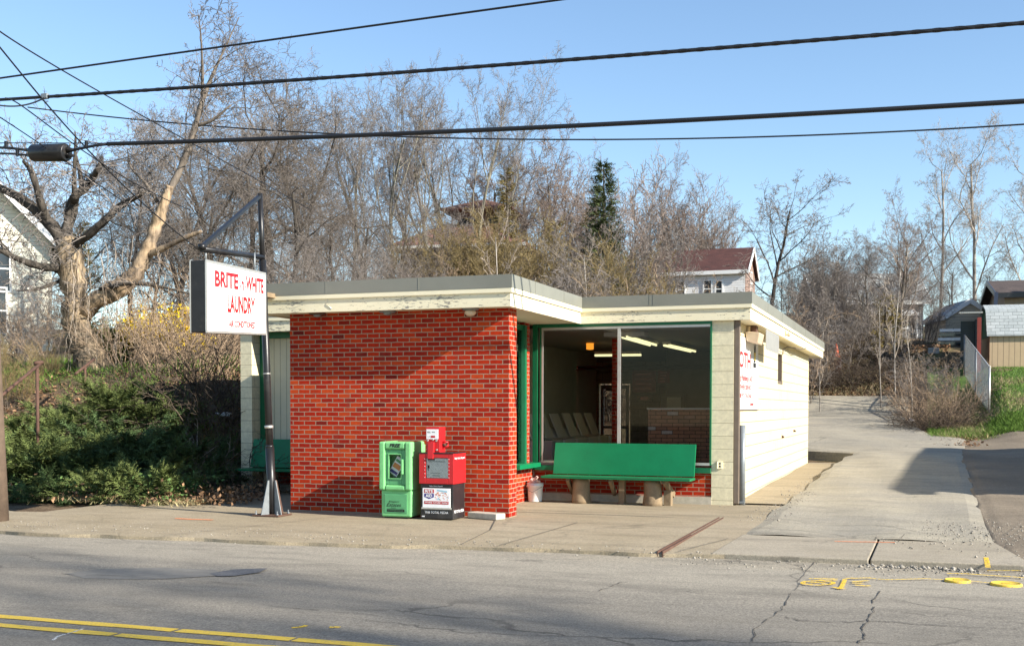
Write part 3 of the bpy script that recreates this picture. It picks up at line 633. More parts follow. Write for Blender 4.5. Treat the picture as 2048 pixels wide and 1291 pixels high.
# small high side window, rear door
mb = MB(); mb.box(2.50, 2.62, wy0, wy0+.06, wz0, wz1); mb.box(2.50, 2.62, wy1-.06, wy1, wz0, wz1); mb.box(2.50, 2.635, wy0, wy1, wz0-.03, wz0+.03); sw = mb.build('small_window', 'brownmetal', B)
mb = MB(); mb.box(2.53, 2.54, wy0+.06, wy1-.06, wz0+.03, wz1); mb.build('pane', 'darkglass', sw)
mb = MB(); mb.box(-3.0, -2.92, 15.98, 16.06, .06, 2.16); mb.box(-2.28, -2.2, 15.98, 16.06, .06, 2.16); mb.box(-2.92, -2.28, 15.98, 16.06, 2.06, 2.16); mb.box(-2.92, -2.28, 15.98, 16.06, .06, .3); mb.box(-2.92, -2.28, 15.98, 16.06, .95, 1.03); dr_ = mb.build('rear_door', 'white', B)
mb = MB(); mb.box(-2.85, -2.5, 15.92, 15.97, 2.0, 2.06); mb.build('door_closer', 'alu', dr_)
mb = MB(); mb.box(-2.92, -2.28, 16.01, 16.02, .3, 2.06); mb.build('pane', 'glass', dr_)
# pillar outlet cover, downpipe and its steel boot
mb = MB(); c = onp(1440, 929, 1, 3.108); mb.box(c[0]-.035, c[0]+.035, 3.088, 3.108, c[2]-.06, c[2]+.06); mb.box(c[0]-.04, c[0]-.033, 3.06, 3.108, c[2]-.055, c[2]+.05); oc = mb.build('outlet_box', 'cream', B)
mb = MB(); mb.lathe((0, 0, 0), [(.014, 0), (.014, .004)], 12); mb2 = MB()
for dz in (.022, -.022): mb2.box(c[0]-.013, c[0]+.013, 3.084, 3.0875, c[2]+dz-.013, c[2]+dz+.013)
mb2.build('socket', 'blackmatt', oc)
mb = MB(); mb.box(2.632, 2.72, 3.12, 3.22, .02, ZS-.005); dp = mb.build('downpipe', 'brownmetal', B, bevel=.012)
mb = MB(); mb.tube([(2.755, 3.23, .0), (2.755, 3.23, 1.26)], .05, 14); mb.box(2.628, 2.80, 3.17, 3.2, .03, .06); mb.build('pipe_guard', 'galv', dp)
# soffit lamps: bare bulb holders under the front overhang
for i, (px, mat_, rr) in enumerate(((596, 'galv', .07), (765, 'galv', .075), (955, 'lampglass', .085))):
    c = onp(px, 619, 2, ZS); mb = MB(); mb.lathe((c[0], -.15, ZS-.035), [(.001, 0), (.11, .004), (.13, .035)], 20); q = thing('soffit_light', ['rusted empty light base under the roof at the brick wall left end', 'grey empty light base under the roof above the green newspaper box', 'dusty round bulb light under the roof near the right brick corner'][i], 'light', (c[0], -.15, ZS-.04), 'soffit lights under the front overhang')
    mb.build('base_plate', 'galv' if i else 'rust', q)
    mb = MB(); mb.lathe((c[0], -.15, ZS-.115 if i == 2 else ZS-.07), [(.001, 0), (rr*.6, .01), (rr, .045), (rr*.85, .08 if i == 2 else .04)], 18); mb.build('bulb' if i == 2 else 'socket', mat_, q)
# loose wire on the fascia, cable by the side window
mb = MB(); P = [onp(px, py, 1, -.375) for px, py in ((545, 590), (575, 593), (610, 597), (640, 596), (652, 592), (656, 600), (652, 609), (664, 617))]
mb.tube(P, .004, 5); tag(mb.build('loose_wire', 'alu'), 'thin slack wire stapled along the peeling front fascia', 'wire')
mb = MB(); mb.tube([(2.64, 9.9, 2.66), (2.65, 9.9, 2.78), (2.7, 10.2, 2.84), (2.86, 11.6, 2.86), (2.9, 12.4, 2.92)], .012, 6); tag(mb.build('conduit', 'brownmetal'), 'thin cable running from small side window to the fascia', 'cable')
mb = MB(); yb = onp(1522, 680, 0, 2.93)[1]; yb = 8.0
mb.tube([(2.895, yb, 3.0), (2.94, yb, 3.0)], [.06, .045], 10); q = thing('fascia_lamp', 'small weathered bulb fitting on the side fascia', 'light', (2.93, yb, 3.0)); mb.build('holder', 'cream', q)
mb = MB(); mb.lathe((2.96, yb, 2.92), [(.001, 0), (.035, .02), (.045, .06), (.03, .1)], 12); mb.build('bulb', 'lampglass', q)

# flood light under the side overhang with pale metal shade
q = thing('flood_light', 'square flood light with pale metal visor under the side eave', 'light', (2.75, 4.6, 2.7))
mb = MB(); mb.hexa([(2.66, 4.3, 2.64), (2.84, 4.35, 2.60), (2.84, 4.95, 2.60), (2.66, 4.95, 2.64), (2.64, 4.25, 2.80), (2.88, 4.25, 2.78), (2.88, 5.0, 2.78), (2.64, 5.0, 2.80)]); mb.build('lamp_body', 'lampglass', q, bevel=.015)
mb = MB(); mb.box(2.7, 2.8, 4.45, 4.65, 2.79, 2.9); mb.build('mounting_bracket', 'rust', q)
mb = MB(); mb.box(2.905, 2.915, 4.85, 6.75, 2.53, 2.87); mb.build('visor', 'alu', q)

# painted plumbing sign on the side wall
q = thing('wall_sign', 'white plumbing sign with red lettering on the sunlit side wall', 'sign', (2.628, 4.7, 2.1))
mb = MB(); mb.box(2.629, 2.64, 3.33, 5.95, 1.51, 2.70); mb.build('board', 'signwhite', q)
mb = MB(); mb.box(2.629, 2.655, 3.33, 5.95, 1.492, 1.509); mb.build('bottom_rail', 'brownmetal', q)
XD, YD = (0, 1, 0), (0, 0, 1)
mb = MB(); X = 2.6415
text(mb, 'OTH', (X, 3.62, 2.20), XD, YD, .36, 1.75, 0, 'LEFT', bold=.02); text(mb, '2 x', (X, 3.66, 2.52), XD, YD, .12, 1.5, 0, 'LEFT', bold=.02); mb.build('lettering', 'signred', q)
mb = MB()
text(mb, 'ting Plumbing & A/C', (X, 3.5, 1.985), XD, YD, .13, 1.6, 0, 'LEFT', bold=.03); text(mb, 'SEWER SERVICE', (X, 3.62, 1.84), XD, YD, .10, 2.1, 0, 'LEFT', bold=.03)
text(mb, '888 917   724-274-82', (X, 3.62, 1.70), XD, YD, .10, 1.7, 0, 'LEFT', bold=.03); text(mb, 'Licensed', (X, 4.85, 1.575), XD, YD, .085, 1.7, 0, 'LEFT', bold=.03); mb.build('small_lettering', 'signred', q)
mb = MB(); mb.box(2.6405, 2.643, 5.28, 5.62, 2.24, 2.27, 0); mb.box(2.6405, 2.644, 5.28, 5.62, 2.24, 2.32, 0)
mb.add([(2.6435, 5.34, 2.33), (2.6435, 5.56, 2.33), (2.6435, 5.56, 2.6), (2.6435, 5.5, 2.66), (2.6435, 5.42, 2.62), (2.6435, 5.36, 2.5)], [(0, 1, 2, 3, 4, 5)]); mb.build('pictogram', 'blackmatt', q)
mb = MB(); mb.box(2.6437, 2.6452, 5.38, 5.55, 2.37, 2.50); mb.build('pictogram_panel', 'yellowprint', q)
# stains on side wall: two small rusty bolts
for y, z, l in ((9.95, .92, 'rusty left bolt stub on the lower sunlit side wall'), (12.4, 1.0, 'small dark right bolt stub on the lower sunlit side wall')):
    mb = MB(); mb.tube([(2.62, y, z), (2.68, y, z-.01)], [.03, .02], 8); mb.box(2.629, 2.636, y-.06, y+.05, z-.02, z+.02); tag(mb.build('wall_bolt', 'rust'), l, 'bolt', 'bolt stubs on the side wall')

# ------------------------------------------------------------------ inside the laundry
def washer(y, lab, open_=True):
    q = thing('washing_machine', lab, 'washer', (-.98, y, .06), 'top loading washers in a row')
    mb = MB(); mb.box(-1.3, -.64, y-.33, y+.33, .08, .96); mb.build('cabinet', 'enamel', q, bevel=.012)
    mb = MB(); mb.hexa([(-1.3, y-.33, .965), (-1.08, y-.33, .965), (-1.08, y+.33, .965), (-1.3, y+.33, .965), (-1.3, y-.33, 1.14), (-1.2, y-.33, 1.14), (-1.2, y+.33, 1.14), (-1.3, y+.33, 1.14)]); cp = mb.build('control_panel', 'enamel', q, bevel=.008)
    mb = MB(); mb.box(-.9, -.7, y-.24, y-.05, .9625, .965); mb.build('tub_opening', 'blackmatt', q); mb = MB(); mb.tube([(-1.16, y+.2, 1.06), (-1.10, y+.2, 1.06)], .03, 10); mb.build('dial', 'blackmatt', cp)
    mb = MB(); mb.hexa([(-1.06, y-.26, .97), (-1.035, y-.26, .97), (-1.035, y+.26, .97), (-1.06, y+.26, .97), (-1.24, y-.26, 1.42), (-1.215, y-.26, 1.42), (-1.215, y+.26, 1.42), (-1.24, y+.26, 1.42)]); mb.build('lid', 'enamel', q, bevel=.006)
    mb = MB(); mb.box(-1.28, -.66, y-.31, y+.31, .06, .085); mb.build('plinth', 'blackmatt', q)
for i, y in enumerate((4.35, 5.15, 5.95, 6.75, 7.55, 8.35)):
    washer(y, ['nearest white washer with open lid beside the shop window', 'second open-lidded white washer in from the shop window', 'third open-lidded white washer in from the shop window', 'fourth open-lidded white washer in from the shop window', 'fifth open-lidded white washer in from the shop window', 'last open-lidded white washer, farthest from the shop window'][i])
o2 = lambda px, py, z: tuple(onp(px, py, 2, z)[:2])
for i, (a, b_, w_, lab) in enumerate(((o2(1247, 673, 2.72), o2(1306, 690, 2.72), .2, 'long double-tube ceiling light just right of the window mullion'), (o2(1333, 692, 2.68), o2(1386, 704, 2.68), .16, 'shorter ceiling light nearest the cream block pillar'), (o2(1190, 711, 2.58), o2(1282, 710, 2.58), .12, 'far thin ceiling light crossing behind the mullion'))):
    q = thing('ceiling_light', lab, 'light', (a[0], a[1], 2.68), 'fluorescent lights on the laundry ceiling')
    z = (2.765, 2.74, 2.63)[i]
    mb = MB(); mb.bar((*a, z), (*b_, z), w_, .05); mb.build('housing', 'white', q)
    mb = MB()
    for s_ in (-.3, .3):
        d = np.array([b_[0]-a[0], b_[1]-a[1]]); d /= np.linalg.norm(d); nn = np.array([-d[1], d[0]])*w_*s_
        mb.tube([(a[0]+nn[0], a[1]+nn[1], z-.045), (b_[0]+nn[0], b_[1]+nn[1], z-.045)], .02, 8)
    mb.build('tube', 'tube', q)
mb = MB(); mb.box(.35, 1.05, 3.75, 4.1, 2.725, 2.8); tag(mb.build('ceiling_duct', 'white', bevel=.01), 'white boxed duct on the ceiling behind the window mullion', 'duct')
mb = MB(); mb.tube([(-1.9, 9.8, 2.42), (2.42, 9.4, 2.42)], .045, 10); tag(mb.build('ceiling_pipe', 'blackmatt'), 'dark pipe crossing the room above the washers', 'pipe')
c = at(1180, 689, 22.5); q = thing('lantern', 'glowing amber lantern hanging inside the left window pane', 'lamp', (c[0], c[1], c[2]))
mb = MB(); mb.lathe((c[0], c[1], c[2]-.1), [(.02, 0), (.075, .01), (.075, .16), (.02, .17)], 8); mb.build('shade', 'amber', q); mb = MB(); mb.tube([(c[0], c[1], c[2]+.07), (c[0], c[1], 2.8)], .015, 6); mb.build('stem', 'blackmatt', q)
nx = lambda a, b_, c, d: (onp(a, 760, 1, 10.15)[0], onp(b_, 760, 1, 10.15)[0], onp(1280, d, 1, 10.15)[2], onp(1280, c, 1, 10.15)[2])
for x0, x1, z0, z1, mat_, lab in ((*nx(1264, 1311, 740, 784), 'posterred', 'large faded red notice on the dark inner wall'), (*nx(1314, 1338, 740, 766), 'posterred', 'smaller red notice to the right of the large one'), (*nx(1276, 1302, 792, 799), 'rust', 'narrow brown plaque below the red notices')):
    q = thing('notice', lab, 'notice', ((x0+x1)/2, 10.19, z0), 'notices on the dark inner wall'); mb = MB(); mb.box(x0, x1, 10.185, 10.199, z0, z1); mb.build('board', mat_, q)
    mb = MB()
    for i in range(4): mb.box(x0+.05, x1-.05-random.random()*.05, 10.18, 10.1845, z1-(i+.7)*(z1-z0)/4.5-.02, z1-(i+.7)*(z1-z0)/4.5)
    mb.build('lettering', 'signpink', q)
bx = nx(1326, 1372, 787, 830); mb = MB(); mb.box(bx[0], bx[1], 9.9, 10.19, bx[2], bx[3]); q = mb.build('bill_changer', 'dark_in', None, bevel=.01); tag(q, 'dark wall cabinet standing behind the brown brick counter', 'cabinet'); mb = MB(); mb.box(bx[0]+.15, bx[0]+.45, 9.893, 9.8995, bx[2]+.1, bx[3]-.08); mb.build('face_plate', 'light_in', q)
# ================================================================== STREET THINGS
def textfit(mb, s, o, xd, yd, wd, ht, mi=0, bold=0, shear=0, lift=.001):
    t = MB(); text(t, s, (0, 0, 0), (1, 0, 0), (0, 1, 0), 1, 1, 0, 'LEFT', shear, bold)
    V = np.array(t.v); lo = V.min(0); hi = V.max(0); o = np.array(o, float); xd = np.array(xd, float); yd = np.array(yd, float); n = np.cross(xd, yd)
    mb.add([o+xd*(v[0]-lo[0])/(hi[0]-lo[0])*wd+yd*(v[1]-lo[1])/(hi[1]-lo[1])*ht+n*lift for v in V], t.f, mi)
# ---- pole sign
q = thing('pole_sign', 'tall pole sign with white laundry panel hung over the pavement', 'sign', (-3.45, -.82, 0))
PB = np.array([-3.26, -.86]); tops = np.array([-3.47, -.80])
def pl(z): return np.array([*(PB+(tops-PB)*z/4.53), z])
mb = MB(); mb.tube([pl(z) for z in (.03, .4, .96)], .062, 16); mb.tube([pl(z) for z in (.96, 1.0)], [.062, .05], 16); mb.tube([pl(z) for z in (.98, 2.0, 3.62)], .05, 16); mb.tube([pl(z) for z in (3.6, 4.0, 4.56)], .036, 14)
pole = mb.build('pole', 'black', q)
mb = MB(); mb.tube([pl(1.235), pl(1.275)], .062, 16); mb.tube([pl(2.0), pl(2.015)], .054, 14); mb.build('collar', 'alu', pole)
mb = MB(); mb.box(PB[0]-.21, PB[0]+.21, PB[1]-.19, PB[1]+.19, .0, .022)
base = mb.build('base_plate', 'rust', q, bevel=.004)
mb = MB()
for sx, sy in ((-.17, -.15), (.17, -.15), (-.17, .15), (.17, .15)): mb.lathe((PB[0]+sx, PB[1]+sy, .02), [(.022, 0), (.022, .02), (.01, .02), (.01, .055)], 6)
mb.build('bolt', 'galv', base)
for dx, dy in ((1, -.35), (-1, .35), (.35, 1), (-.35, -1)):
    d = np.array([dx, dy])/math.hypot(dx, dy); n_ = np.array([-d[1], d[0]])*.006; mb = MB()
    a, b_, c = PB+d*.055, PB+d*.20, PB+d*.08
    mb.hexa([(*(a-n_), .022), (*(b_-n_), .022), (*(b_+n_), .022), (*(a+n_), .022), (*(a-n_), .50), (*(c-n_), .50), (*(c+n_), .50), (*(a+n_), .50)]); mb.build('gusset', 'galv' if dy < .9 else 'rust', q)
N0, N1, F0, F1 = at(411, 663, 13.8), at(410, 520, 13.8), at(530, 668, 15.75), at(530, 545, 15.75)
N0[:2] = N1[:2]; F0[:2] = F1[:2]
ev = F0-N0; SL = np.linalg.norm(ev); ex = ev/SL; nrm = np.array([ex[1], -ex[0], 0]); nrm /= np.linalg.norm(nrm); uz = np.array([0, 0, 1.])
if nrm[0] < 0: nrm = -nrm
SH = N1[2]-N0[2]
def sp(u, v, dd=0): return N0+ex*u*SL+uz*v*SH*(1-.03*u)+nrm*dd
mb = MB(); th = -.19
mb.hexa([sp(0, 0, th), sp(0, 0, 0), sp(1, 0, 0), sp(1, 0, th), sp(0, 1, th), sp(0, 1, 0), sp(1, 1, 0), sp(1, 1, th)]); cab = mb.build('cabinet', 'black', q, bevel=.008)
for side, dd in ((0, .003), (1, th-.006)):
    mb = MB()
    for (u0, u1, v0, v1) in ((0, 1, -.012, .02), (0, 1, .98, 1.01), (-.003, .018, .02, .98), (.985, 1.003, .02, .98)):
        mb.hexa([sp(u0, v0, dd-.002), sp(u0, v0, dd+.012), sp(u1, v0, dd+.012), sp(u1, v0, dd-.002), sp(u0, v1, dd-.002), sp(u0, v1, dd+.012), sp(u1, v1, dd+.012), sp(u1, v1, dd-.002)])
    mb.build('face_rim', 'alu', q)
    mb = MB(); mb.hexa([sp(.018, .02, dd-.001), sp(.018, .02, dd+.005), sp(.985, .02, dd+.005), sp(.985, .02, dd-.001), sp(.018, .98, dd-.001), sp(.018, .98, dd+.005), sp(.985, .98, dd+.005), sp(.985, .98, dd-.001)])
    fc = mb.build('sign_face', 'signwhite', q)
    if side == 0:
        mb = MB(); D = dd+.0065
        def tx(s, u0, u1, v0, v1, bold): textfit(mb, s, sp(u0, v0, D), ex, uz, (u1-u0)*SL, (v1-v0)*SH, 0, .036 if v1-v0 > .15 else .028)
        tx('BRITE', .135, .51, .655, .885, .018); tx('WHITE', .64, .96, .655, .885, .018); tx('n', .565, .605, .66, .80, .02)
        for u in (.533, .616): tx('.', u, u+.02, .70, .735, .03)
        tx('LAUNDRY', .33, .80, .30, .56, .018); mb.build('lettering', 'signred', fc)
        mb = MB(); tx('AIR CONDITIONED', .35, .80, .085, .185, .0); mb.build('small_lettering', 'signred', fc)
mb = MB(); a0 = at(404, 498, 13.9); a1 = pl(3.66); mb.tube([a1, a0+(a1-a0)*.0], .036, 12); mb.tube([a0, a0+np.array([0, 0, .06])], .05, 10); mb.build('arm', 'black', q)
mb = MB(); mb.bar(pl(4.53), a0+np.array([0, 0, .03]), .05, .04); mb.build('brace', 'black', q)
mb = MB()
for u in (.12, .93): p = sp(u, 1.0, th/2); pa = a1+(a0-a1)*(1-u); mb.tube([p-uz*.01, (p[0], p[1], pa[2])], .012, 6)
mb.build('hanger', 'galv', q)
c = at(541, 592, 16.6); mb = MB(); mb.box(c[0]-.12, c[0]+.06, -.8, -.355, c[2]-.03, c[2]+.04); tag(mb.build('timber_block', 'log', bevel=.006), 'short timber block wedged between sign pole and roof fascia', 'timber')

# ---- newspaper boxes
q = thing('newspaper_box', 'pale green plastic free paper box against the red brick wall', 'newspaper box', (-1.43, -.43, 0))
x0, x1, y0, y1 = -1.665, -1.20, -.67, -.2
mb = MB()
mb.hexa([(x0+.01, y0+.03, .02), (x1-.005, y0+.03, .02), (x1-.005, y1, .02), (x0+.01, y1, .02), (x0+.0, y0+.045, .39), (x1-.0, y0+.045, .39), (x1-.0, y1, .39), (x0, y1, .39)]); mb.build('lower_body', 'plastic_green', q, bevel=.02)
mb = MB(); mb.box(x0+.05, x1-.05, y0+.05, y1-.03, 0, .03); mb.build('plinth', 'blackmatt', q)
mb = MB(); mb.box(x0-.015, x0+.075, y0, y1, .39, 1.06); mb.box(x1-.085, x1+.01, y0, y1, .39, 1.06); mb.box(x0+.075, x1-.085, y0+.005, y1, .955, 1.055); mb.box(x0+.075, x1-.085, y0+.005, y1, .385, .46); mb.box(x0+.075, x1-.085, y0+.2, y1, .46, .955)
ub = mb.build('upper_body', 'plastic_green', q, bevel=.022)
mb = MB(); mb.box(x1-.06, x1+.02, y1-.07, y1+.01, .82, 1.02); mb.build('back_rib', 'plastic_green', q, bevel=.02)
mb = MB(); a, b_ = x0+.078, x1-.088
mb.box(a, a+.05, y0+.03, y0+.06, .465, .95); mb.box(b_-.06, b_, y0+.03, y0+.06, .465, .95); mb.box(a+.05, b_-.06, y0+.03, y0+.06, .465, .55); mb.box(a+.05, b_-.06, y0+.03, y0+.06, .885, .95)
door = mb.build('door', 'plastic_mid', q, bevel=.006)
mb = MB()
for bx in ((a+.042, a+.054, .545, .895), (b_-.064, b_-.052, .545, .895)): mb.box(bx[0], bx[1], y0+.018, y0+.03, bx[2], bx[3])
mb.box(a+.054, b_-.064, y0+.018, y0+.03, .545, .557); mb.box(a+.054, b_-.064, y0+.018, y0+.03, .883, .895); mb.build('door_frame', 'plastic_green', door)
mb = MB(); mb.box(a+.05, b_-.06, y0+.05, y0+.054, .55, .885); mb.build('door_window', 'boxglass', door)
mb = MB(); mb.box(b_-.055, b_-.02, y0-.005, y0+.03, .61, .82); mb.build('handle', 'plastic_green', door, bevel=.01)
mb = MB(); mb.box(a+.05, b_-.06, y0+.17, y0+.19, .5, .9); mb.build('back_panel', 'plastic_mid', q)
mb = MB(); cx, cz = (a+b_)/2-.01, .715; ca, sa = math.cos(R(-32)), math.sin(R(-32)); 
def rc(dx, dz, yy): return (cx+dx*ca-dz*sa, yy, cz+dx*sa+dz*ca)
mb.hexa([rc(-.07, -.13, y0+.1), rc(.07, -.13, y0+.1), rc(.07, -.13, y0+.115), rc(-.07, -.13, y0+.115), rc(-.07, .13, y0+.1), rc(.07, .13, y0+.1), rc(.07, .13, y0+.115), rc(-.07, .13, y0+.115)])
tag(mb.build('magazine', 'paper'), 'tilted free paper behind the green box window', 'magazine')
mag = bpy.data.objects['magazine']
mb = MB()
for dz, h, mi in ((.075, .035, 0), (-.0, .07, 1), (-.09, .04, 2)): mb.hexa([rc(-.06, dz-h/2, y0+.098), rc(.06, dz-h/2, y0+.098), rc(.06, dz-h/2, y0+.0995), rc(-.06, dz-h/2, y0+.0995), rc(-.06, dz+h/2, y0+.098), rc(.06, dz+h/2, y0+.098), rc(.06, dz+h/2, y0+.0995), rc(-.06, dz+h/2, y0+.0995)], mi)
mb.build('print', ['plastic_mid', 'orangeprint', 'blue'], mag)
mb = MB(); textfit(mb, 'FREE', ((x0+x1)/2-.085, y0+.0045, .983), (1, 0, 0), uz, .17, .052, 0, .05, .25); mb.build('lettering', 'blackmatt', ub)
mb = MB(); mb.box(x0+.06, x1-.06, y0+.026, y0+.036, .07, .335); lp = mb.build('lower_panel', 'plastic_mid', q, bevel=.008)
mb = MB(); yf = y0+.0245; textfit(mb, 'Elegant', (-1.535, yf, .215), (1, 0, 0), uz, .16, .03, 0, 0, .2); textfit(mb, 'Estates', (-1.57, yf, .163), (1, 0, 0), uz, .22, .05, 0, 0, .4); textfit(mb, 'Suite', (-1.50, yf, .14), (1, 0, 0), uz, .07, .016)
mb.box(-1.575, -1.31, yf-.0003, yf+.001, .1395-.006, .1345); mb.box(-1.565, -1.30, yf-.0003, yf+.001, .09, .125); mb.build('lettering', 'blackmatt', lp)
mb = MB(); textfit(mb, 'www.Elegantsuite.net', (-1.545, yf-.001, .10), (1, 0, 0), uz, .225, .016); mb.build('web_lettering', 'plastic_mid', lp)

q = thing('newspaper_box', 'red over black coin newspaper box with white circular card on its front', 'newspaper box', (-.82, -.42, 0))
x0, x1, y0, y1 = -1.065, -.585, -.645, -.2
mb = MB(); mb.hexa([(x0, y0+.02, .01), (x1, y0+.02, .01), (x1, y1, .01), (x0, y1, .01), (x0, y0+.02, .49), (x1, y0+.02, .49), (x1, y1, .49), (x0, y1, .49)]); lb = mb.build('lower_body', 'boxblack', q, bevel=.008)
mb = MB()
mb.box(x0-.015, x0+.085, y0, y1+.01, .49, .905); mb.box(x1-.065, x1+.015, y0, y1+.01, .49, .905); mb.box(x0+.085, x1-.065, y0, y1+.01, .49, .565); mb.box(x0+.085, x1-.065, y0, y1+.01, .845, .905); mb.box(x0+.085, x1-.065, y0+.12, y1+.01, .565, .845)
ub = mb.build('upper_body', 'boxred', q, bevel=.005)
mb = MB(); mb.box(x0-.02, x1+.02, y0-.006, y1+.015, .906, .918); mb.build('lid_plate', 'boxblack', q)
mb = MB(); mb.box(x0+.08, x1-.06, y0-.006, y0-.001, .56, .85); 
for px_ in (x0+.075, x1-.055): pass
mb2 = MB(); a, b_ = x0+.085, x1-.065
for i in range(6):
    for xx in (a-.012, b_+.012): mb2.lathe((xx, 0, 0), [(.006, 0), (.006, .004)], 6)
rv = MB()
for i in range(6):
    z = .58+i*.05
    for xx in (a-.014, b_+.014): rv.box(xx-.004, xx+.004, y0-.004, y0, z-.004, z+.004)
rv.build('rivet', 'paper', ub)
mb = MB(); mb.box(a, b_, y0+.006, y0+.009, .565, .845); mb.build('door_window', 'boxglass', q)
mb = MB(); mb.box(a+.005, b_-.005, y0+.016, y0+.026, .57, .84); nw = tag(mb.build('newspaper', 'news'), 'newspaper front page shown in the red box window', 'newspaper')
mb = MB(); yf = y0+.0145
mb.box(a+.02, a+.13, yf, yf+.0015, .812, .832); textfit(mb, 'Valley News Dispatch', (a+.03, yf, .785), (1, 0, 0), uz, .25, .02, 0, .01)
mb.box(a+.02, a+.05, yf, yf+.0015, .70, .745); mb.box(a+.022, a+.04, yf, yf+.0015, .675, .692); textfit(mb, 'police investigate', (a+.07, yf, .632), (1, 0, 0), uz, .14, .015, 0, .02); mb.box(a+.09, a+.2, yf, yf+.0015, .6, .606)
mb.build('print', 'blackmatt', nw)
# coin tower
mb = MB(); mb.hexa([(-.985, -.60, .918), (-.79, -.60, .918), (-.79, -.40, .918), (-.985, -.40, .918), (-1.0, -.60, 1.265), (-.79, -.60, 1.265), (-.79, -.40, 1.265), (-1.0, -.40, 1.265)]); tw = mb.build('coin_tower', 'boxred', q, bevel=.006)
mb = MB(); mb.hexa([(-.95, -.66, .83), (-.865, -.66, .83), (-.865, -.60, .83), (-.95, -.60, .83), (-.955, -.64, 1.06), (-.86, -.64, 1.06), (-.86, -.60, 1.06), (-.955, -.60, 1.06)]); mb.build('coin_return', 'boxred', q, bevel=.006)
mb = MB(); mb.box(-.985, -.81, -.607, -.601, 1.10, 1.235); cd = mb.build('price_card', 'paper', q)
mb = MB(); textfit(mb, '50c', (-.972, -.6075, 1.185), (1, 0, 0), uz, .05, .022, 0, .02); textfit(mb, 'daily', (-.905, -.6075, 1.185), (1, 0, 0), uz, .05, .02, 0, .02); textfit(mb, '$1.50', (-.965, -.6075, 1.125), (1, 0, 0), uz, .035, .015); mb.build('lettering', 'blackmatt', cd)
mb = MB(); mb.box(-.92, -.855, -.6085, -.6075, 1.12, 1.148); mb.build('price_strip', 'signred', cd)
for x, z in ((-.965, 1.08), (-.835, 1.08), (-.885, 1.095), (-.83, .955)): mb = MB(); mb.tube([(x, -.60, z), (x, -.615, z)], .012, 8); mb.build('lock', 'alu', tw)
mb = MB(); mb.tube([(-.79, -.5, 1.06), (-.71, -.5, 1.06), (-.705, -.5, 1.01), (-.74, -.5, .99), (-.79, -.5, .99)], .013, 8); mb.build('handle', 'boxred', tw); mb = MB(); mb.tube([(-.79, -.5, 1.02), (-.74, -.5, 1.02)], .02, 8); mb.build('knob', 'rust', tw)
# card
mb = MB(); yc = y0+.006; mb.box(x0+.035, x1-.035, yc, yc+.012, .165, .43); cd = mb.build('advert_card', 'paper', q, bevel=.003)
mb = MB(); mb.box(x0+.02, x1-.02, yc-.004, yc+.012, .145, .168); mb.build('card_rail', 'alu', q)
yf = yc-.0012
mb = MB(); mb.box(x0+.06, x0+.205, yf-.0005, yf+.0008, .365, .418); mb.box(x0+.06, x1-.06, yf-.0005, yf+.0008, .215, .255); mb.build('red_panel', 'signred', cd)
mb = MB(); sx = x0+.06; mb.add([(sx, yf, .355), (sx+.145, yf, .355), (sx+.145, yf, .31), (sx+.0725, yf, .283), (sx, yf, .31)], [(4, 3, 2, 1, 0)]); mb.build('shield', 'blue', cd)
mb = MB(); textfit(mb, 'RITE', (x0+.075, yf-.001, .372), (1, 0, 0), uz, .115, .04, 0, .03); textfit(mb, 'AID', (x0+.08, yf-.001, .307), (1, 0, 0), uz, .1, .042, 0, .03); textfit(mb, 'Weekly Circular Inside!', (x0+.07, yf-.001, .222), (1, 0, 0), uz, .34, .027, 0, .02); mb.build('card_lettering', 'paper', cd)
mb = MB(); rr = random.Random(3)
mb.hexa([(x0+.25, yf, .395), (x0+.40, yf, .375), (x0+.40, yf+.0008, .375), (x0+.25, yf+.0008, .395), (x0+.25, yf, .415), (x0+.40, yf, .398), (x0+.40, yf+.0008, .398), (x0+.25, yf+.0008, .415)], 0)
for i in range(34):
    xx, zz = x0+.215+rr.random()*.2, .27+rr.random()*.1; mb.box(xx, xx+.006+rr.random()*.018, yf-.0003, yf+.0008, zz, zz+.005+rr.random()*.012, rr.randint(0, 2))
mb.build('product_pictures', ['skyblueprint', 'signpink', 'orangeprint'], cd)
mb = MB(); yb = y0+.0185
textfit(mb, 'TRIB TOTAL MEDIA', (x0+.06, yb, .085), (1, 0, 0), uz, .35, .034, 0, .01); textfit(mb, 'Valley News Dispatch', (x0+.13, yb, .448), (1, 0, 0), uz, .2, .02, 0, .02); mb.box(x0+.02, x0+.06, yb-.0005, yb+.001, .035, .05)
textfit(mb, 'TRIB TOTAL MEDIA', (x1+.0015, y0+.05, .09), (0, 1, 0), uz, .36, .04, 0, .02); mb.build('lettering', 'paper', lb)
mb = MB(); textfit(mb, 'Valley News Dispatch', (x1+.0165, y0+.03, .82), (0, 1, 0), uz, .38, .035, 0, .02); mb.build('side_lettering', 'paper', ub)

mb = MB(); mb.hexa([(-.52, -.26, .0), (-.03, -.43, .0), (.04, -.25, .0), (-.45, -.08, .0), (-.52, -.26, .085), (-.03, -.43, .085), (.04, -.25, .085), (-.45, -.08, .085)])
tag(mb.build('concrete_slab_block', 'conc', bevel=.012), 'loose pale concrete block lying at the brick corner', 'block')

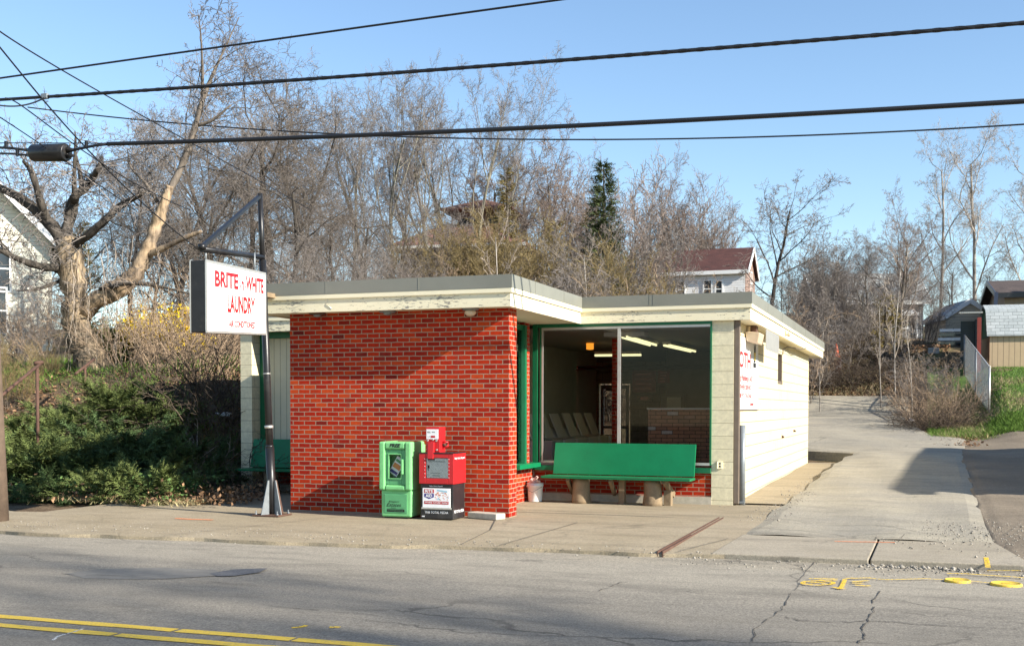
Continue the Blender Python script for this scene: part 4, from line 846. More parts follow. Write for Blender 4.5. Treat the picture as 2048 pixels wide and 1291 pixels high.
# ---- bucket
q = thing('bucket', 'white plastic bucket stuffed with pink rags beside the window', 'bucket', (-.52, 2.72, 0)); c = (-.52, 2.72, .003)
mb = MB(); mb.lathe(c, [(.001, 0), (.108, 0), (.112, .01), (.128, .25), (.137, .252), (.137, .268), (.132, .27), (.134, .30), (.128, .302), (.122, .28), (.10, .1), (.001, .1)], 26, 0, False); mb.build('pail', 'white', q)
mb = MB(); mb.tube([(c[0]-.135, c[1], .26), (c[0]-.1, c[1]-.12, .2), (c[0], c[1]-.15, .16), (c[0]+.1, c[1]-.12, .22), (c[0]+.135, c[1], .26)], .004, 5); mb.build('handle', 'galv', q)
def blob(name, c, r_, mat, parent=None, seed=0, n=9, sq=1.0, amp=.35):
    g = random.Random(seed); mb = MB(); V = [(c[0], c[1], c[2]+r_*sq)]
    ring_ = []
    for i in range(1, n-1):
        ph = math.pi*i/(n-1)
        for j in range(n+3):
            th_ = 2*math.pi*j/(n+3); rr_ = r_*(1+g.uniform(-amp, amp)); V.append((c[0]+rr_*math.sin(ph)*math.cos(th_), c[1]+rr_*math.sin(ph)*math.sin(th_), c[2]+rr_*sq*math.cos(ph)))
    V.append((c[0], c[1], c[2]-r_*sq)); F = []; m_ = n+3
    for j in range(m_): F.append((0, 1+j, 1+(j+1) % m_)); F.append((len(V)-1, 1+(n-3)*m_+(j+1) % m_, 1+(n-3)*m_+j))
    for i in range(n-3):
        for j in range(m_): F.append((1+i*m_+j, 1+(i+1)*m_+j, 1+(i+1)*m_+(j+1) % m_, 1+i*m_+(j+1) % m_))
    mb.add(V, F, 0); return mb.build(name, mat, parent)
tag(blob('rag', (-.53, 2.72, .315), .085, 'pink', None, 4, 8, .8), 'pale pink rags heaped in the white bucket', 'rag')
mb = MB(); mb.hexa([(-.66, 2.66, .25), (-.60, 2.62, .22), (-.58, 2.66, .22), (-.64, 2.70, .25), (-.50, 2.7, .42), (-.46, 2.66, .40), (-.45, 2.69, .40), (-.49, 2.73, .42)]); tag(mb.build('cardboard_scrap', 'pink'), 'creased pink card scrap leaning out of the bucket', 'cardboard')

# ---- benches
def bench(lab, lx, y, rz, zb=0):
    q = thing('bench', lab, 'bench', (lx, y, zb), 'green plank benches under the windows', rz); ORIG[q] = np.zeros(3)
    mb = MB(); mb.hexa([(-1.175, .05, .45), (1.175, .05, .45), (1.175, .085, .45), (-1.175, .085, .45), (-1.175, .17, .955), (1.175, .17, .955), (1.175, .205, .955), (-1.175, .205, .955)]); mb.build('backrest', 'green', q, bevel=.004)
    mb = MB(); mb.box(-1.235, 1.20, -.36, -.17, .40, .437); mb.box(-1.23, 1.195, -.155, .04, .40, .437); st = mb.build('seat', 'green', q, bevel=.004)
    mb = MB(); mb.box(-1.236, 1.201, -.3615, -.357, .4371, .4385); mb.build('worn_edge', 'log', st)
    for i, x in enumerate((-.62, .56)):
        mb = MB(); g = random.Random(i); mb.lathe((x, -.14, -.01), [(.158, 0), (.15, .06), (.142, .2), (.138, .33), (.137, .40)], 18)
        mb.v = [(vx+g.uniform(-.006, .006), vy+g.uniform(-.006, .006), vz) for vx, vy, vz in mb.v]; mb.build('log_leg', 'log', q)
    mb = MB(); mb.box(-.01, .085, -.1, 0, -.01, .40); mb.build('post_leg', 'log', q, bevel=.004)
    mb = MB(); mb.box(.73, .85, -.12, -.0, -.01, .24); mb.build('post_leg', 'log', q, bevel=.01)
    for x in (-.80, -.09, .78):
        s_ = 1 if x > 0 else -1; mb = MB(); mb.bar((x, -.3, .40), (x+.05*s_, .12, .15), .05, .09); mb.build('brace', 'log', q)
    return q
bench('green painted plank bench with log legs in front of the big shop window', .89, 2.83, R(-2.2))
bench('green plank bench in the shade between left block pillar and brick wall', -4.9, 2.95, 0)
c = onp(1300, 640, 2, 0)

# ---- utility pole, cables
q = thing('utility_pole', 'weathered brown timber utility pole cut by the photo edge', 'utility pole', (-6.42, -2.73, 0))
mb = MB(); mb.tube([(-6.42+.03*0, -2.73, -.1), (-6.47, -2.73, 1.2), (-6.56, -2.73, 3.6), (-6.68, -2.73, 8.8)], [.17, .158, .145, .115], 20); pole_u = mb.build('post', 'pole', q)
mb = MB(); mb.box(-6.75, -6.55, -3.7, -1.8, 7.6, 7.72); mb.build('crossarm', 'pole', q, bevel=.01)
def catenary(pts, n=40):
    P = np.array(pts); x = P[:, 0]; cy = np.polyfit(x, P[:, 1], min(2, len(P)-1)); cz = np.polyfit(x, P[:, 2], min(2, len(P)-1))
    return cy, cz
def cable(name, lab, pts, plane, rad, x0=-30, x1=40, grp='cables strung along the street', twist=None):
    P = [onp(px, py, 1, plane) for px, py in pts]; cy, cz = catenary(P)
    xs_ = np.linspace(x0, x1, 240); W = [(x, plane, float(np.polyval(cz, x))) for x in xs_]; mb = MB(); mb.tube(W, rad, 8)
    if twist:
        xs_ = np.linspace(-7, 8, 900); mb.tube([(x, plane+rad*.5*math.cos(x*twist), float(np.polyval(cz, x))+rad*.5*math.sin(x*twist)) for x in xs_], rad*.62, 6)
        mb.tube([(x, plane-rad*.5*math.cos(x*twist), float(np.polyval(cz, x))-rad*.5*math.sin(x*twist)) for x in xs_], rad*.62, 6)
    return tag(mb.build(name, 'wire'), lab, 'cable', grp), cz
XB = float(onp(215, 288, 1, -1.0)[0])
_, czA = cable('overhead_cable', 'thick twisted overhead cable, higher of the two thick ones', [(0, 200), (320, 178), (700, 152), (1024, 128), (1500, 93), (2048, 45)], -1.0, .024, -9, 11, twist=14)
cable('overhead_cable', 'thick smooth overhead cable crossing lowest, holding the black splice case', [(215, 288), (600, 275), (1100, 253), (1500, 235), (2048, 202)], -1.0, .030, XB, 11)
cable('overhead_cable', 'thin topmost overhead cable rising to the right', [(0, 157), (470, 87), (800, 48), (1105, 0)], -1.0, .015, -9, 11)
cable('overhead_cable', 'thinnest overhead wire sagging behind the thick cables', [(60, 215), (600, 265), (1100, 277), (1600, 273), (2048, 248)], 8.0, .016, -15.6, 12)
Pn = lambda px, py, y=-1.0: onp(px, py, 1, y)
mb = MB(); mb.tube([Pn(-20, 286), Pn(100, 286), Pn(215, 286.5), Pn(300, 284)], .007, 6); mb.tube([Pn(-30, 294), Pn(20, 296), Pn(62, 301)], .02, 8); mb.tube([Pn(-30, 307), Pn(20, 307), Pn(60, 311)], .014, 8); mb.tube([Pn(135, 303), Pn(160, 297), Pn(190, 291), Pn(216, 288)], .022, 8)
tag(mb.build('overhead_cable', 'wire'), 'short cable tails and strand entering the splice case', 'cable', 'cables strung along the street')
q = thing('splice_case', 'black ribbed splice case hanging on the low thick cable', 'splice case', tuple(Pn(100, 306)))
a, b_ = Pn(66, 306), Pn(134, 305); mb = MB(); mb.tube([a+(b_-a)*t for t in (0, .01, .03, .97, .99, 1)], [.115, .123, .13, .13, .123, .115], 18); mb.build('case', 'black', q)
for pp in (((133, 300), (149, 299)), ((133, 311), (149, 311)), ((68, 300), (52, 299)), ((68, 311), (54, 311))): mb = MB(); mb.tube([Pn(*pp[0]), Pn(*pp[1])], [.045, .018], 12); mb.build('end_cone', 'black', q)
mb = MB()
for px in (66, 140): mb.tube([Pn(px, 285), Pn(px, 292)], .014, 6)
mb.build('hanger', 'galv', q)
for px, py, lab in ((12, 289, 'small cable clamp nearest the utility pole'), (35, 304, 'small cable clamp just left of the splice case'), (173, 288, 'small cable clamp just right of the splice case')):
    mb = MB(); p = Pn(px, py); mb.box(p[0]-.02, p[0]+.02, p[1]-.02, p[1]+.02, p[2]-.06, p[2]+.05); tag(mb.build('cable_clamp', 'wire', bevel=.004), lab, 'clamp', 'cable clamps')
def drop(lab, pts, rad):
    W = [at(px, py, d) for px, py, d in pts]; P = np.array(W); t = np.linspace(0, 1, len(P)); tt = np.linspace(0, 1, 40); deg = min(3, len(P)-1)
    mb = MB(); mb.tube(np.stack([np.polyval(np.polyfit(t, P[:, i], deg), tt) for i in range(3)], 1), rad, 6); return tag(mb.build('service_wire', 'wire'), lab, 'wire', 'service wires leaving the pole')
drop('service wire slanting across the sky from top left toward the sign brace', [(-40, 20, 15.2), (0, 57, 16), (120, 140, 18), (300, 245, 22), (470, 330, 27), (620, 420, 33)], .011)
drop('service wire steeply crossing both thick cables toward the dead tree', [(-40, 50, 15.2), (0, 100, 15.6), (80, 190, 16.6), (170, 290, 18), (280, 405, 20.5), (400, 500, 24)], .012)
drop('thin service wire passing behind the splice case, low left', [(-30, 215, 15.4), (0, 234, 15.8), (60, 275, 16.6), (150, 335, 18), (270, 420, 21)], .008)
drop('thin service wire branching under the upper thick cable', [(10, 196, 15.4), (60, 222, 16), (140, 285, 17.4), (260, 360, 20), (380, 420, 24)], .009)
drop('looped slack wire hanging under the upper thick cable', [(-30, 205, 15.3), (10, 212, 15.35), (50, 210, 15.45), (90, 195, 15.5)], .011)
q = thing('cable_clamp', 'metal suspension clamp on the upper thick cable left end', 'clamp', tuple(Pn(90, 194))); mb = MB(); p = Pn(90, 194); mb.box(p[0]-.06, p[0]+.06, p[1]-.03, p[1]+.03, p[2]-.03, p[2]+.05); mb.build('body', 'galv', q, bevel=.01)

# ---- rusty handrail climbing the left bank
q = thing('handrail', 'rusty pipe handrail climbing the bank at the photo edge', 'handrail', tuple(at(78, 760, 20.5)))
mb = MB(); mb.tube([at(-40, 828, 18.6), at(0, 793, 19), at(40, 760, 19.8), at(82, 726, 20.5)], .028, 8); mb.build('rail', 'rust', q)
for px, py, d in ((74, 732, 20.4), (-5, 797, 18.9)): p = at(px, py, d); mb = MB(); mb.tube([(p[0], p[1], zt(p[0], p[1])-.1), p], .03, 8); mb.build('post', 'rust', q)
mb = MB(); a = at(68, 726, 20.4); mb.tube([a, at(86, 724, 20.5)], .035, 8); mb.build('end_cap', 'rust', q)
mb = MB(); mb.tube([at(150, 748, 22), at(188, 718, 22.8)], .028, 8); mb.tube([(*at(170, 735, 22.4)[:2], zt(*at(170, 735, 22.4)[:2])-.1), at(170, 733, 22.4)], .025, 8); tag(mb.build('handrail', 'rust'), 'short rusty rail end poking up by the dead tree base', 'handrail')

# ---- litter
for px, py, r_, lab in ((452, 858, .10, 'crumpled white paper on the dark brush beside the pillar'), (434, 857, .06, 'small bluish white scrap beside the crumpled paper'), (415, 990, .09, 'torn white plastic scrap at the foot of the bare shrub')):
    p = hit(px, py); tag(blob('litter_scrap', (p[0], p[1], p[2]+.3 if py < 900 else p[2]+.05), r_, 'paper', None, px, 6, .45, .5), lab, 'litter', 'white litter scraps')
p = hit(1828, 849); tag(blob('litter_scrap', (p[0]-.1, p[1]-.3, p[2]+.12), .13, 'paper', None, 8, 7, .7, .4), 'white bag at the driveway edge under the thicket', 'litter', 'white litter scraps')

# ================================================================== HOUSES, SHED, FENCES
def house(lab, name, cat, c, L, Wd, eh, rh, rz, wall, roofm, over=.35, wins=(), trim='white', group=None):
    """ridge along local x; gable ends at +-L/2; front is local -y"""
    q = thing(name, lab, cat, c, group, rz); ORIG[q] = np.zeros(3); l, h = L/2, Wd/2
    mb = MB(); mb.add([(-l, -h, -1), (l, -h, -1), (l, h, -1), (-l, h, -1), (-l, -h, eh), (l, -h, eh), (l, h, eh), (-l, h, eh), (-l, 0, rh), (l, 0, rh)], [(0, 1, 5, 4), (2, 3, 7, 6), (1, 2, 6, 9, 5), (3, 0, 4, 8, 7)]); mb.build('wall', wall, q)
    mb = MB(); sl = (rh-eh)/h; t = .14
    for s_ in (-1, 1):
        y_e = s_*(h+over); z_e = eh-sl*over
        c8 = [(-l-over, y_e, z_e), (l+over, y_e, z_e), (l+over, 0, rh), (-l-over, 0, rh)]; up = [(x, y, z+t) for x, y, z in c8]
        mb.hexa(c8+up if s_ < 0 else [c8[1], c8[0], c8[3], c8[2], up[1], up[0], up[3], up[2]])
    rf = mb.build('roof', roofm, q)
    mb = MB()
    for s_ in (-1, 1):
        mb.bar((-l-over-.02, s_*(h+over+.02), eh-sl*over+.04), (l+over+.02, s_*(h+over+.02), eh-sl*over+.04), .05, .2)
        for e in (-1, 1): mb.bar((e*(l+over+.025), s_*(h+over), eh-sl*over+.05), (e*(l+over+.025), 0, rh+.05), .05, .2)
    mb.build('barge_board', trim, rf)
    for (face, u, z, w_, ht) in wins:
        mb = MB(); mg = MB(); ft = .07
        def put(m_, u0, u1, z0, z1, d0, d1):
            if face == 'f': m_.box(u0, u1, -h-d1, -h-d0, z0, z1)
            elif face == 'r': m_.box(l+d0, l+d1, u0, u1, z0, z1)
            elif face == 'l': m_.box(-l-d1, -l-d0, u0, u1, z0, z1)
        put(mb, u-w_/2-ft, u-w_/2, z-ft, z+ht+ft, .0, .05); put(mb, u+w_/2, u+w_/2+ft, z-ft, z+ht+ft, .0, .05); put(mb, u-w_/2, u+w_/2, z-ft, z, .0, .07); put(mb, u-w_/2, u+w_/2, z+ht, z+ht+ft, .0, .06); put(mb, u-w_/2, u+w_/2, z+ht/2-.025, z+ht/2+.025, .0, .04)
        wo = mb.build('window', 'white', q); put(mg, u-w_/2, u+w_/2, z, z+ht, .005, .02); mg.build('pane', 'darkglass', wo)
    return q
# left house: gable end toward the street
p = at(-80, 640, 41); gz = zt(p[0], p[1])
e_ = at(106, 497, 40); pk = 41
rzl = R(-40); hc = e_[:2]-np.array([4.5*math.cos(rzl)-4.15*math.sin(rzl), 4.5*math.sin(rzl)+4.15*math.cos(rzl)]); gz = zt(hc[0], hc[1])
house('cream clapboard house with steep grey gable behind the dead tree', 'clapboard_house', 'house', (hc[0], hc[1], gz), 9, 8.2, e_[2]-gz+.15, e_[2]-gz+4.3, rzl, 'sid_cream', 'shingle_grey', .5, [('r', 2.35, e_[2]-gz-1.55, .75, 1.5), ('r', -1.2, e_[2]-gz-1.55, .75, 1.5), ('r', 2.2, .6, .8, 1.5), ('f', 1, 2, .9, 1.5)])
# hip roofed house with square cupola tower
a, b_ = at(775, 499, 56), at(1052, 486, 54.5); cc = (a+b_)/2; dirx = b_[:2]-a[:2]; rz = math.atan2(dirx[1], dirx[0]); Wt = np.linalg.norm(dirx)
gz = zt(cc[0], cc[1]+2); ez = cc[2]-gz
q = thing('tower_house', 'red-brown tiled house with square lookout tower behind the thicket', 'house', (cc[0]-3.5*math.sin(rz), cc[1]+3.5*math.cos(rz), gz), None, rz); ORIG[q] = np.zeros(3)
hw_ = Wt/2
mb = MB(); mb.box(-hw_+.5, hw_-.5, -3.0, 3.5, -1, ez); mb.build('wall', 'house_brick', q)
def hip(mb, hx, hy, z0, tx_, ty_, z1, t=.12):
    mb.add([(-hx, -hy, z0), (hx, -hy, z0), (hx, hy, z0), (-hx, hy, z0), (-hx, -hy, z0+t), (hx, -hy, z0+t), (hx, hy, z0+t), (-hx, hy, z0+t), (-tx_, -ty_, z1), (tx_, -ty_, z1), (tx_, ty_, z1), (-tx_, ty_, z1)],
           [(3, 2, 1, 0), (0, 1, 5, 4), (1, 2, 6, 5), (2, 3, 7, 6), (3, 0, 4, 7), (4, 5, 9, 8), (5, 6, 10, 9), (6, 7, 11, 10), (7, 4, 8, 11), (8, 9, 10, 11)])
mb = MB(); hip(mb, hw_, 3.6, ez, 1.3, 1.0, ez+1.5); rf = mb.build('roof', 'shingle_red', q)
mb = MB(); mb.bar((-hw_, -3.63, ez+.02), (hw_, -3.63, ez+.02), .05, .14); mb.build('gutter', 'white', rf)
tzc = at(950, 405, 55)[2]-gz
mb = MB(); mb.box(-.55, 1.65, -1.1, 1.1, ez+.9, tzc); tw = mb.build('tower', 'house_brick', q)
mb = MB()
for x in (-.2, .55, 1.3): mb.box(x-.25, x+.25, -1.13, -1.1, tzc-1.35, tzc-.35)
mb.build('pane', 'darkglass', tw)
mb = MB(); hip(mb, 1.85, 1.85, tzc, .1, .1, tzc+.75, .08); mb.v = [(x+.55, y, z) for x, y, z in mb.v]; mb.build('tower_roof', 'shingle_red', tw)
mb = MB(); mb.box(-hw_+.5, -hw_+.9, -1.2, -.8, ez+.3, ez+.95); mb.build('vent_pipe', 'white', q)
# white house with maroon roof
a, b_ = at(1310, 545, 61), at(1490, 539, 60); cc = (a+b_)/2; d2 = b_[:2]-a[:2]; rz = math.atan2(d2[1], d2[0])-.12; gz = zt(cc[0], cc[1]+2); eh = cc[2]-gz; rdg = at(1512, 498, 61.5)[2]-gz
L_ = np.linalg.norm(d2)+.3; ctr = b_[:2]-np.array([math.cos(rz), math.sin(rz)])*L_/2+np.array([-math.sin(rz), math.cos(rz)])*2.0
q = house('white sided house with maroon roof above the right roof edge', 'white_house', 'house', (ctr[0], ctr[1], gz), L_, 4.0, eh, rdg, rz, 'sid_white', 'shingle_maroon', .2, [('f', .55, eh-1.35, .36, .85), ('f', 1.15, eh-1.35, .3, .8), ('f', -.9, eh-1.35, .4, .85), ('r', .3, eh-1.0, .5, 1.1)])
mb = MB(); mb.box(L_/2+.005, L_/2+.03, -1.95, 1.95, -1, eh-.05); mb.add([(L_/2+.03, -1.9, eh-.05), (L_/2+.03, 1.9, eh-.05), (L_/2+.03, 0, rdg-.25), (L_/2+.004, -1.9, eh-.05), (L_/2+.004, 1.9, eh-.05), (L_/2+.004, 0, rdg-.25)], [(0, 1, 2), (5, 4, 3), (0, 3, 4, 1), (1, 4, 5, 2), (2, 5, 3, 0)]); mb.build('gable_brick', 'house_brick', q)
# grey house beyond the driveway thicket
p = at(1700, 690, 60); gz = zt(p[0], p[1]); ezz = at(1700, 600, 60)[2]-gz
q = house('grey sided low house behind the thicket beyond the driveway', 'grey_house', 'house', (p[0]+.4, p[1]+2.5, gz), 5.4, 4.5, ezz, ezz+1.5, R(16), 'sid_grey', 'shingle_grey', .3, [('f', .35, ezz-1.45, .6, .75), ('f', -1.9, ezz-1.3, .6, .8), ('f', 1.7, ezz-1.45, .3, .75)])
mb = MB(); mb.hexa([(-.2, -3.4, 1.15), (2.2, -3.4, 1.15), (2.2, -2.26, 1.5), (-.2, -2.26, 1.5), (-.2, -3.4, 1.25), (2.2, -3.4, 1.25), (2.2, -2.26, 1.6), (-.2, -2.26, 1.6)]); pr = mb.build('porch_roof', 'white', q)
mb = MB(); mb.box(-.1, -.02, -3.3, -3.2, -1, 1.16); mb.build('porch_post', 'white', pr); mb = MB(); mb.box(2.05, 2.13, -3.3, -3.2, -1, 1.16); mb.build('porch_post', 'white', pr)
# beige garage
p = at(1903, 705, 52); gz = zt(p[0], p[1])
house('small beige sided garage between thicket and red post', 'garage', 'garage', (p[0]+.3, p[1]+1.5, gz), 3.2, 2.1, 1.15, 1.85, R(106), 'sid_beige', 'shingle_grey', .06, [])
p = at(1905, 695, 49); mb = MB(); g0 = zt(p[0], p[1])
for i in range(4): mb.box(p[0]-.62+.03*i, p[0]+.6-.02*i, p[1]-.2, p[1]+.3, g0+i*.19, g0+i*.19+.12, i % 2)
for x in (-.5, 0, .45): mb.box(p[0]+x, p[0]+x+.06, p[1]-.15, p[1]+.25, g0-.1, g0+.72, 0)
tag(mb.build('car_stand_in_boards', ['darkglass', 'white']), 'bluish and white boards standing in for a likely parked car before the beige garage', 'car stand-in')  # stacked boards stand in for what is likely a parked car
p = at(1867, 706, 47); mb = MB(); g0 = zt(p[0], p[1]); mb.box(p[0]-.22, p[0]+.22, p[1]-.2, p[1]+.2, g0-.1, p[2]+.22); tag(mb.build('utility_cabinet', 'sid_grey', bevel=.02), 'pale grey cabinet standing behind the saplings', 'cabinet')
p = at(1672, 714, 46); gz = zt(p[0], p[1]); q = thing('traffic_cone', 'small orange traffic cone in the brush behind the roof corner', 'traffic cone', (p[0], p[1], gz)); mb = MB(); mb.lathe((p[0], p[1], p[2]-.0), [(.17, 0), (.12, .1), (.04, .55), (.03, .56)], 14); mb.build('cone', plain('orange_cone_plastic', (.75, .12, .04), .5), q); mb = MB(); mb.box(p[0]-.2, p[0]+.2, p[1]-.2, p[1]+.2, p[2]-.9, p[2]); mb.build('base', 'rust', q)
# shed
p = hit(1972, 741); print('shed', p)
S = np.linalg.norm(p-CP)/2282; gz = p[2]
q = thing('garden_shed', 'tan board shed with grey shingle gambrel roof on the lawn', 'shed', (p[0], p[1], gz), None, R(4)); ORIG[q] = np.zeros(3)
wh = 66*S; l1 = 52*S; 
mb = MB(); mb.box(.12, 3.3, 0, 2.4, -.3, wh); mb.build('wall', 'sid_tan_v', q)
mb = MB(); mb.box(.05, 3.4, -.02, .0, -.3, .035); mb.build('sill_board', 'white', q)
mb = MB(); prof = [(-.12, wh-.06), (.38, wh+l1*.86), (1.2, wh+l1*.86+.26), (2.02, wh+l1*.86), (2.52, wh-.06)]
for (ya, za), (yb, zb) in zip(prof, prof[1:]): mb.hexa([(0, ya, za), (3.45, ya, za), (3.45, yb, zb), (0, yb, zb), (0, ya, za+.05), (3.45, ya, za+.05), (3.45, yb, zb+.05), (0, yb, zb+.05)])
mb.build('roof', 'shingle_grey', q)
mb = MB(); mb.add([(.1, y, z) for y, z in prof[:1]+prof[1:]]+[(.14, y, z) for y, z in prof], [(0, 1, 2, 3, 4), (9, 8, 7, 6, 5)]); mb.build('gable', 'greendark', q)
# lean-to with dark panels and red post left of the shed
q = thing('lean_to', 'dark panelled lean-to with red-brown post left of the shed', 'lean-to', (p[0]-.55, p[1]+.6, gz)); ORIG[q] = np.zeros(3)
mb = MB(); mb.box(-.35, .15, .3, .36, -.6, 95*S); mb.box(.15, .2, -.6, .36, -.6, 95*S); mb.build('panel', plain('dark_teal_panel', (.012, .028, .035), .4), q)
mb = MB(); mb.box(.21, .36, -.75, -.6, -.5, 98*S); mb.build('post', plain('red_brown_post', (.26, .05, .035), .6), q)
mb = MB()
for i in range(12): mb.tube([(-.4+i*.07, -.8, 107*S), (-.4+i*.07, .8, 112*S)], .04, 6)
mb.build('corrugated_roof', 'alu', q)
# brown roofed house behind shed
p2 = at(1990, 590, 47); gz2 = zt(p2[0], p2[1]); eh = p2[2]-gz2
q = house('tan brick house with dark brown roof behind the shed', 'brick_house', 'house', (p2[0]+5.2, p2[1]+3.2, gz2), 10, 6, eh, eh+.75, R(3), 'tan_brick', 'shingle_brown', .35, [('f', -3.6, eh-1.4, .7, .9), ('f', 0, eh-1.4, 1.2, 1.0)], 'boxblack')
mb = MB(); mb.bar((-5.35, -3.3, eh+.02), (-5.7, -6.0, eh-1.2), .14, .16); mb.bar((-4.6, -5.0, eh-.9), (-3.4, -3.4, eh+.8), .12, .2); mb.bar((-3.4, -3.4, eh+.8), (-2.2, -5.0, eh-.9), .12, .2); mb.build('porch_beam', 'boxblack', q)
# neighbour house just right of the frame: its shadow falls across the driveway
q = house('brick neighbour house standing right of the driveway', 'neighbour_house', 'house', (17.6, 9.9, .05), 11, 9.6, 4.0, 6.8, R(90), 'house_brick', 'shingle_brown', .45, [('r', 1.5, 1.0, 1, 1.4), ('r', -2, 1.0, 1, 1.4), ('f', 2, 1, 1, 1.4), ('f', -2, 1, 1, 1.4), ('l', 2, 1, 1, 1.4), ('l', -2, 1, 1, 1.4)])
# chain-link fence
f0 = hit(1978, 829); f1 = np.array([7.05, f0[1]+7.5, 0]); f1[2] = zt(f1[0], f1[1]); S2 = np.linalg.norm(f0-CP)/2282; FH = 88*S2
q = thing('chain_link_fence', 'galvanised chain link fence receding along the lawn edge', 'fence', tuple(f0)); FL = np.linalg.norm(f1-f0); fd = (f1-f0)/FL
for t in (0, .5, 1): b0 = f0+fd*FL*t; mb = MB(); mb.tube([b0-uz*.2, b0+uz*FH], .035, 10); mb.lathe(tuple(b0+uz*FH), [(.037, 0), (.03, .03), (.001, .04)], 10); mb.build('post', 'galv' if t else 'alu', q)
mb = MB(); mb.tube([f0+uz*FH, f1+uz*FH], .022, 8); mb.build('top_rail', 'alu', q)
lines = []; st = .085
for i in range(int((FL+FH)/st)):
    s0 = i*st-FH
    for sgn in (0, 1):
        u0, u1 = max(0, s0), min(FL, s0+FH)
        if u1-u0 < .05: continue
        v0, v1 = (u0-s0, u1-s0); v0, v1 = (v0, v1) if sgn == 0 else (FH-v0, FH-v1)
        lines.append((np.array([f0+fd*u0+uz*(v0+.02), f0+fd*u1+uz*(v1+.02)])-f0, np.array([.002, .002])))
me = tubemesh('wire_mesh', lines, 'twig', 3, 2); me.materials.clear(); me.materials.append(MT['galv']); link('wire_mesh', me, q)
# ================================================================== VEGETATION
V3 = Vector
def grow(g, p, d, L, r, lv, S, limbs, twigs):
    n = S['seg'][lv]; w_ = S['wander'][lv]; tr = S['trop'][lv]; tip = S['tip'][lv]; pts = [p.copy()]; rad = [r]; ds = [d.copy()]
    for i in range(n):
        d = (d+V3((g.gauss(0, w_), g.gauss(0, w_), g.gauss(0, w_)+tr))).normalized(); p = p+d*(L/n); pts.append(p.copy()); rad.append(max(S['rmin'], r*(1-(1-tip)*(i+1)/n))); ds.append(d.copy())
    (limbs if lv <= S['split'] else twigs).append((np.array(pts), np.array(rad)))
    if lv < len(S['n']):
        k_ = S['n'][lv]; k_ = max(1, int(k_*g.uniform(.75, 1.25)+.5)); t0 = S['t0'][lv]; az = g.uniform(0, 6.28)
        for c in range(k_):
            t = t0+(1-t0)*(c+g.random())/k_; f = t*n; i = min(n-1, int(f)); f -= i
            q = pts[i].lerp(pts[i+1], f); dd = ds[i+1]; az += 2.4+g.uniform(-.6, .6); a = R(S['ang'][lv])*g.uniform(.65, 1.3)
            o = dd.orthogonal().normalized(); o.rotate(Matrix.Rotation(az, 3, dd)); cd = dd*math.cos(a)+o*math.sin(a)
            rr = rad[i]+(rad[i+1]-rad[i])*f
            grow(g, q, cd, L*S['lr'][lv]*(1-S['tl'][lv]*t)*g.uniform(.65, 1.25), max(S['rmin'], rr*S['rr'][lv]), lv+1, S, limbs, twigs)
def spec(**kw):
    S = dict(n=[9, 7, 7, 4], seg=[8, 6, 5, 3, 2], wander=[.06, .13, .18, .22, .25], trop=[.03, .06, .05, .03, .02], tip=[.35, .3, .3, .4, .5], t0=[.3, .2, .15, .1], ang=[42, 42, 45, 45], lr=[.62, .52, .45, .5], tl=[.35, .4, .3, .3], rr=[.5, .55, .6, .7], rmin=.006, split=1)
    S.update(kw); return S
PROTO = {}
def proto(key, seed, L, r, S, tm, wm, dirs=None):
    g = random.Random(seed); limbs, twigs = [], []
    if dirs is None: grow(g, V3((0, 0, -.2)), V3((0, 0, 1)), L, r, 0, S, limbs, twigs)
    else:
        for i in range(dirs[0]):
            a = g.uniform(0, 6.28); t = R(g.uniform(3, dirs[1])); rr = dirs[2]*math.sqrt(g.random()); grow(g, V3((rr*math.cos(a), rr*math.sin(a), -.1)), V3((math.sin(t)*math.cos(a), math.sin(t)*math.sin(a), math.cos(t))), L*g.uniform(.55, 1.1), r*g.uniform(.6, 1.1), 0, S, limbs, twigs)
    H = max(float(l[0][:, 2].max()) for l in limbs+twigs)
    PROTO[key] = (H, tubemesh('trunk', limbs, tm, 5, seed), tubemesh('crown', twigs, wm, 3, seed) if twigs else None)
proto('vase', 11, 7, .125, spec(rmin=.005, n=[8, 8, 9, 8], t0=[.22, .25, .15, .1], ang=[30, 30, 38, 42], trop=[.0, .10, .08, .06, .04], lr=[.85, .5, .45, .45]), 'barkgrey', 'twig')
proto('vase2', 12, 8, .115, spec(rmin=.005, n=[9, 8, 9, 8], t0=[.25, .2, .15, .1], ang=[24, 28, 36, 42], trop=[.02, .10, .08, .06, .04], lr=[.75, .48, .45, .45]), 'barkgrey', 'twig')
proto('tangle', 13, 7.5, .155, spec(rmin=.005, n=[9, 9, 10, 8], t0=[.25, .2, .1, .1], ang=[48, 50, 55, 60], wander=[.10, .20, .26, .3, .3], trop=[.02, .05, .02, -.0, -.01], lr=[.72, .58, .5, .5]), 'barkdark', 'twig')
proto('tangle2', 14, 7, .165, spec(rmin=.005, n=[9, 10, 10, 8], t0=[.2, .15, .1, .1], ang=[52, 55, 58, 60], wander=[.14, .24, .28, .3, .3], trop=[.02, .04, .0, -.03, -.02], lr=[.75, .6, .5, .5]), 'barkdark', 'twigdark')
proto('bud', 15, 7, .17, spec(n=[10, 9, 9, 7], t0=[.2, .15, .1, .1], ang=[42, 42, 45, 50], trop=[.02, .07, .06, .05, .04], lr=[.68, .5, .42, .45], rmin=.007), 'bark', 'twigred')
proto('syc', 16, 9, .14, spec(n=[11, 8, 8, 6], t0=[.3, .25, .2, .1], ang=[42, 42, 45, 48], wander=[.05, .17, .24, .28, .3], trop=[.02, .09, .06, .04, .03], lr=[.5, .5, .48, .5], rmin=.005), 'barksyc', 'twigpale')
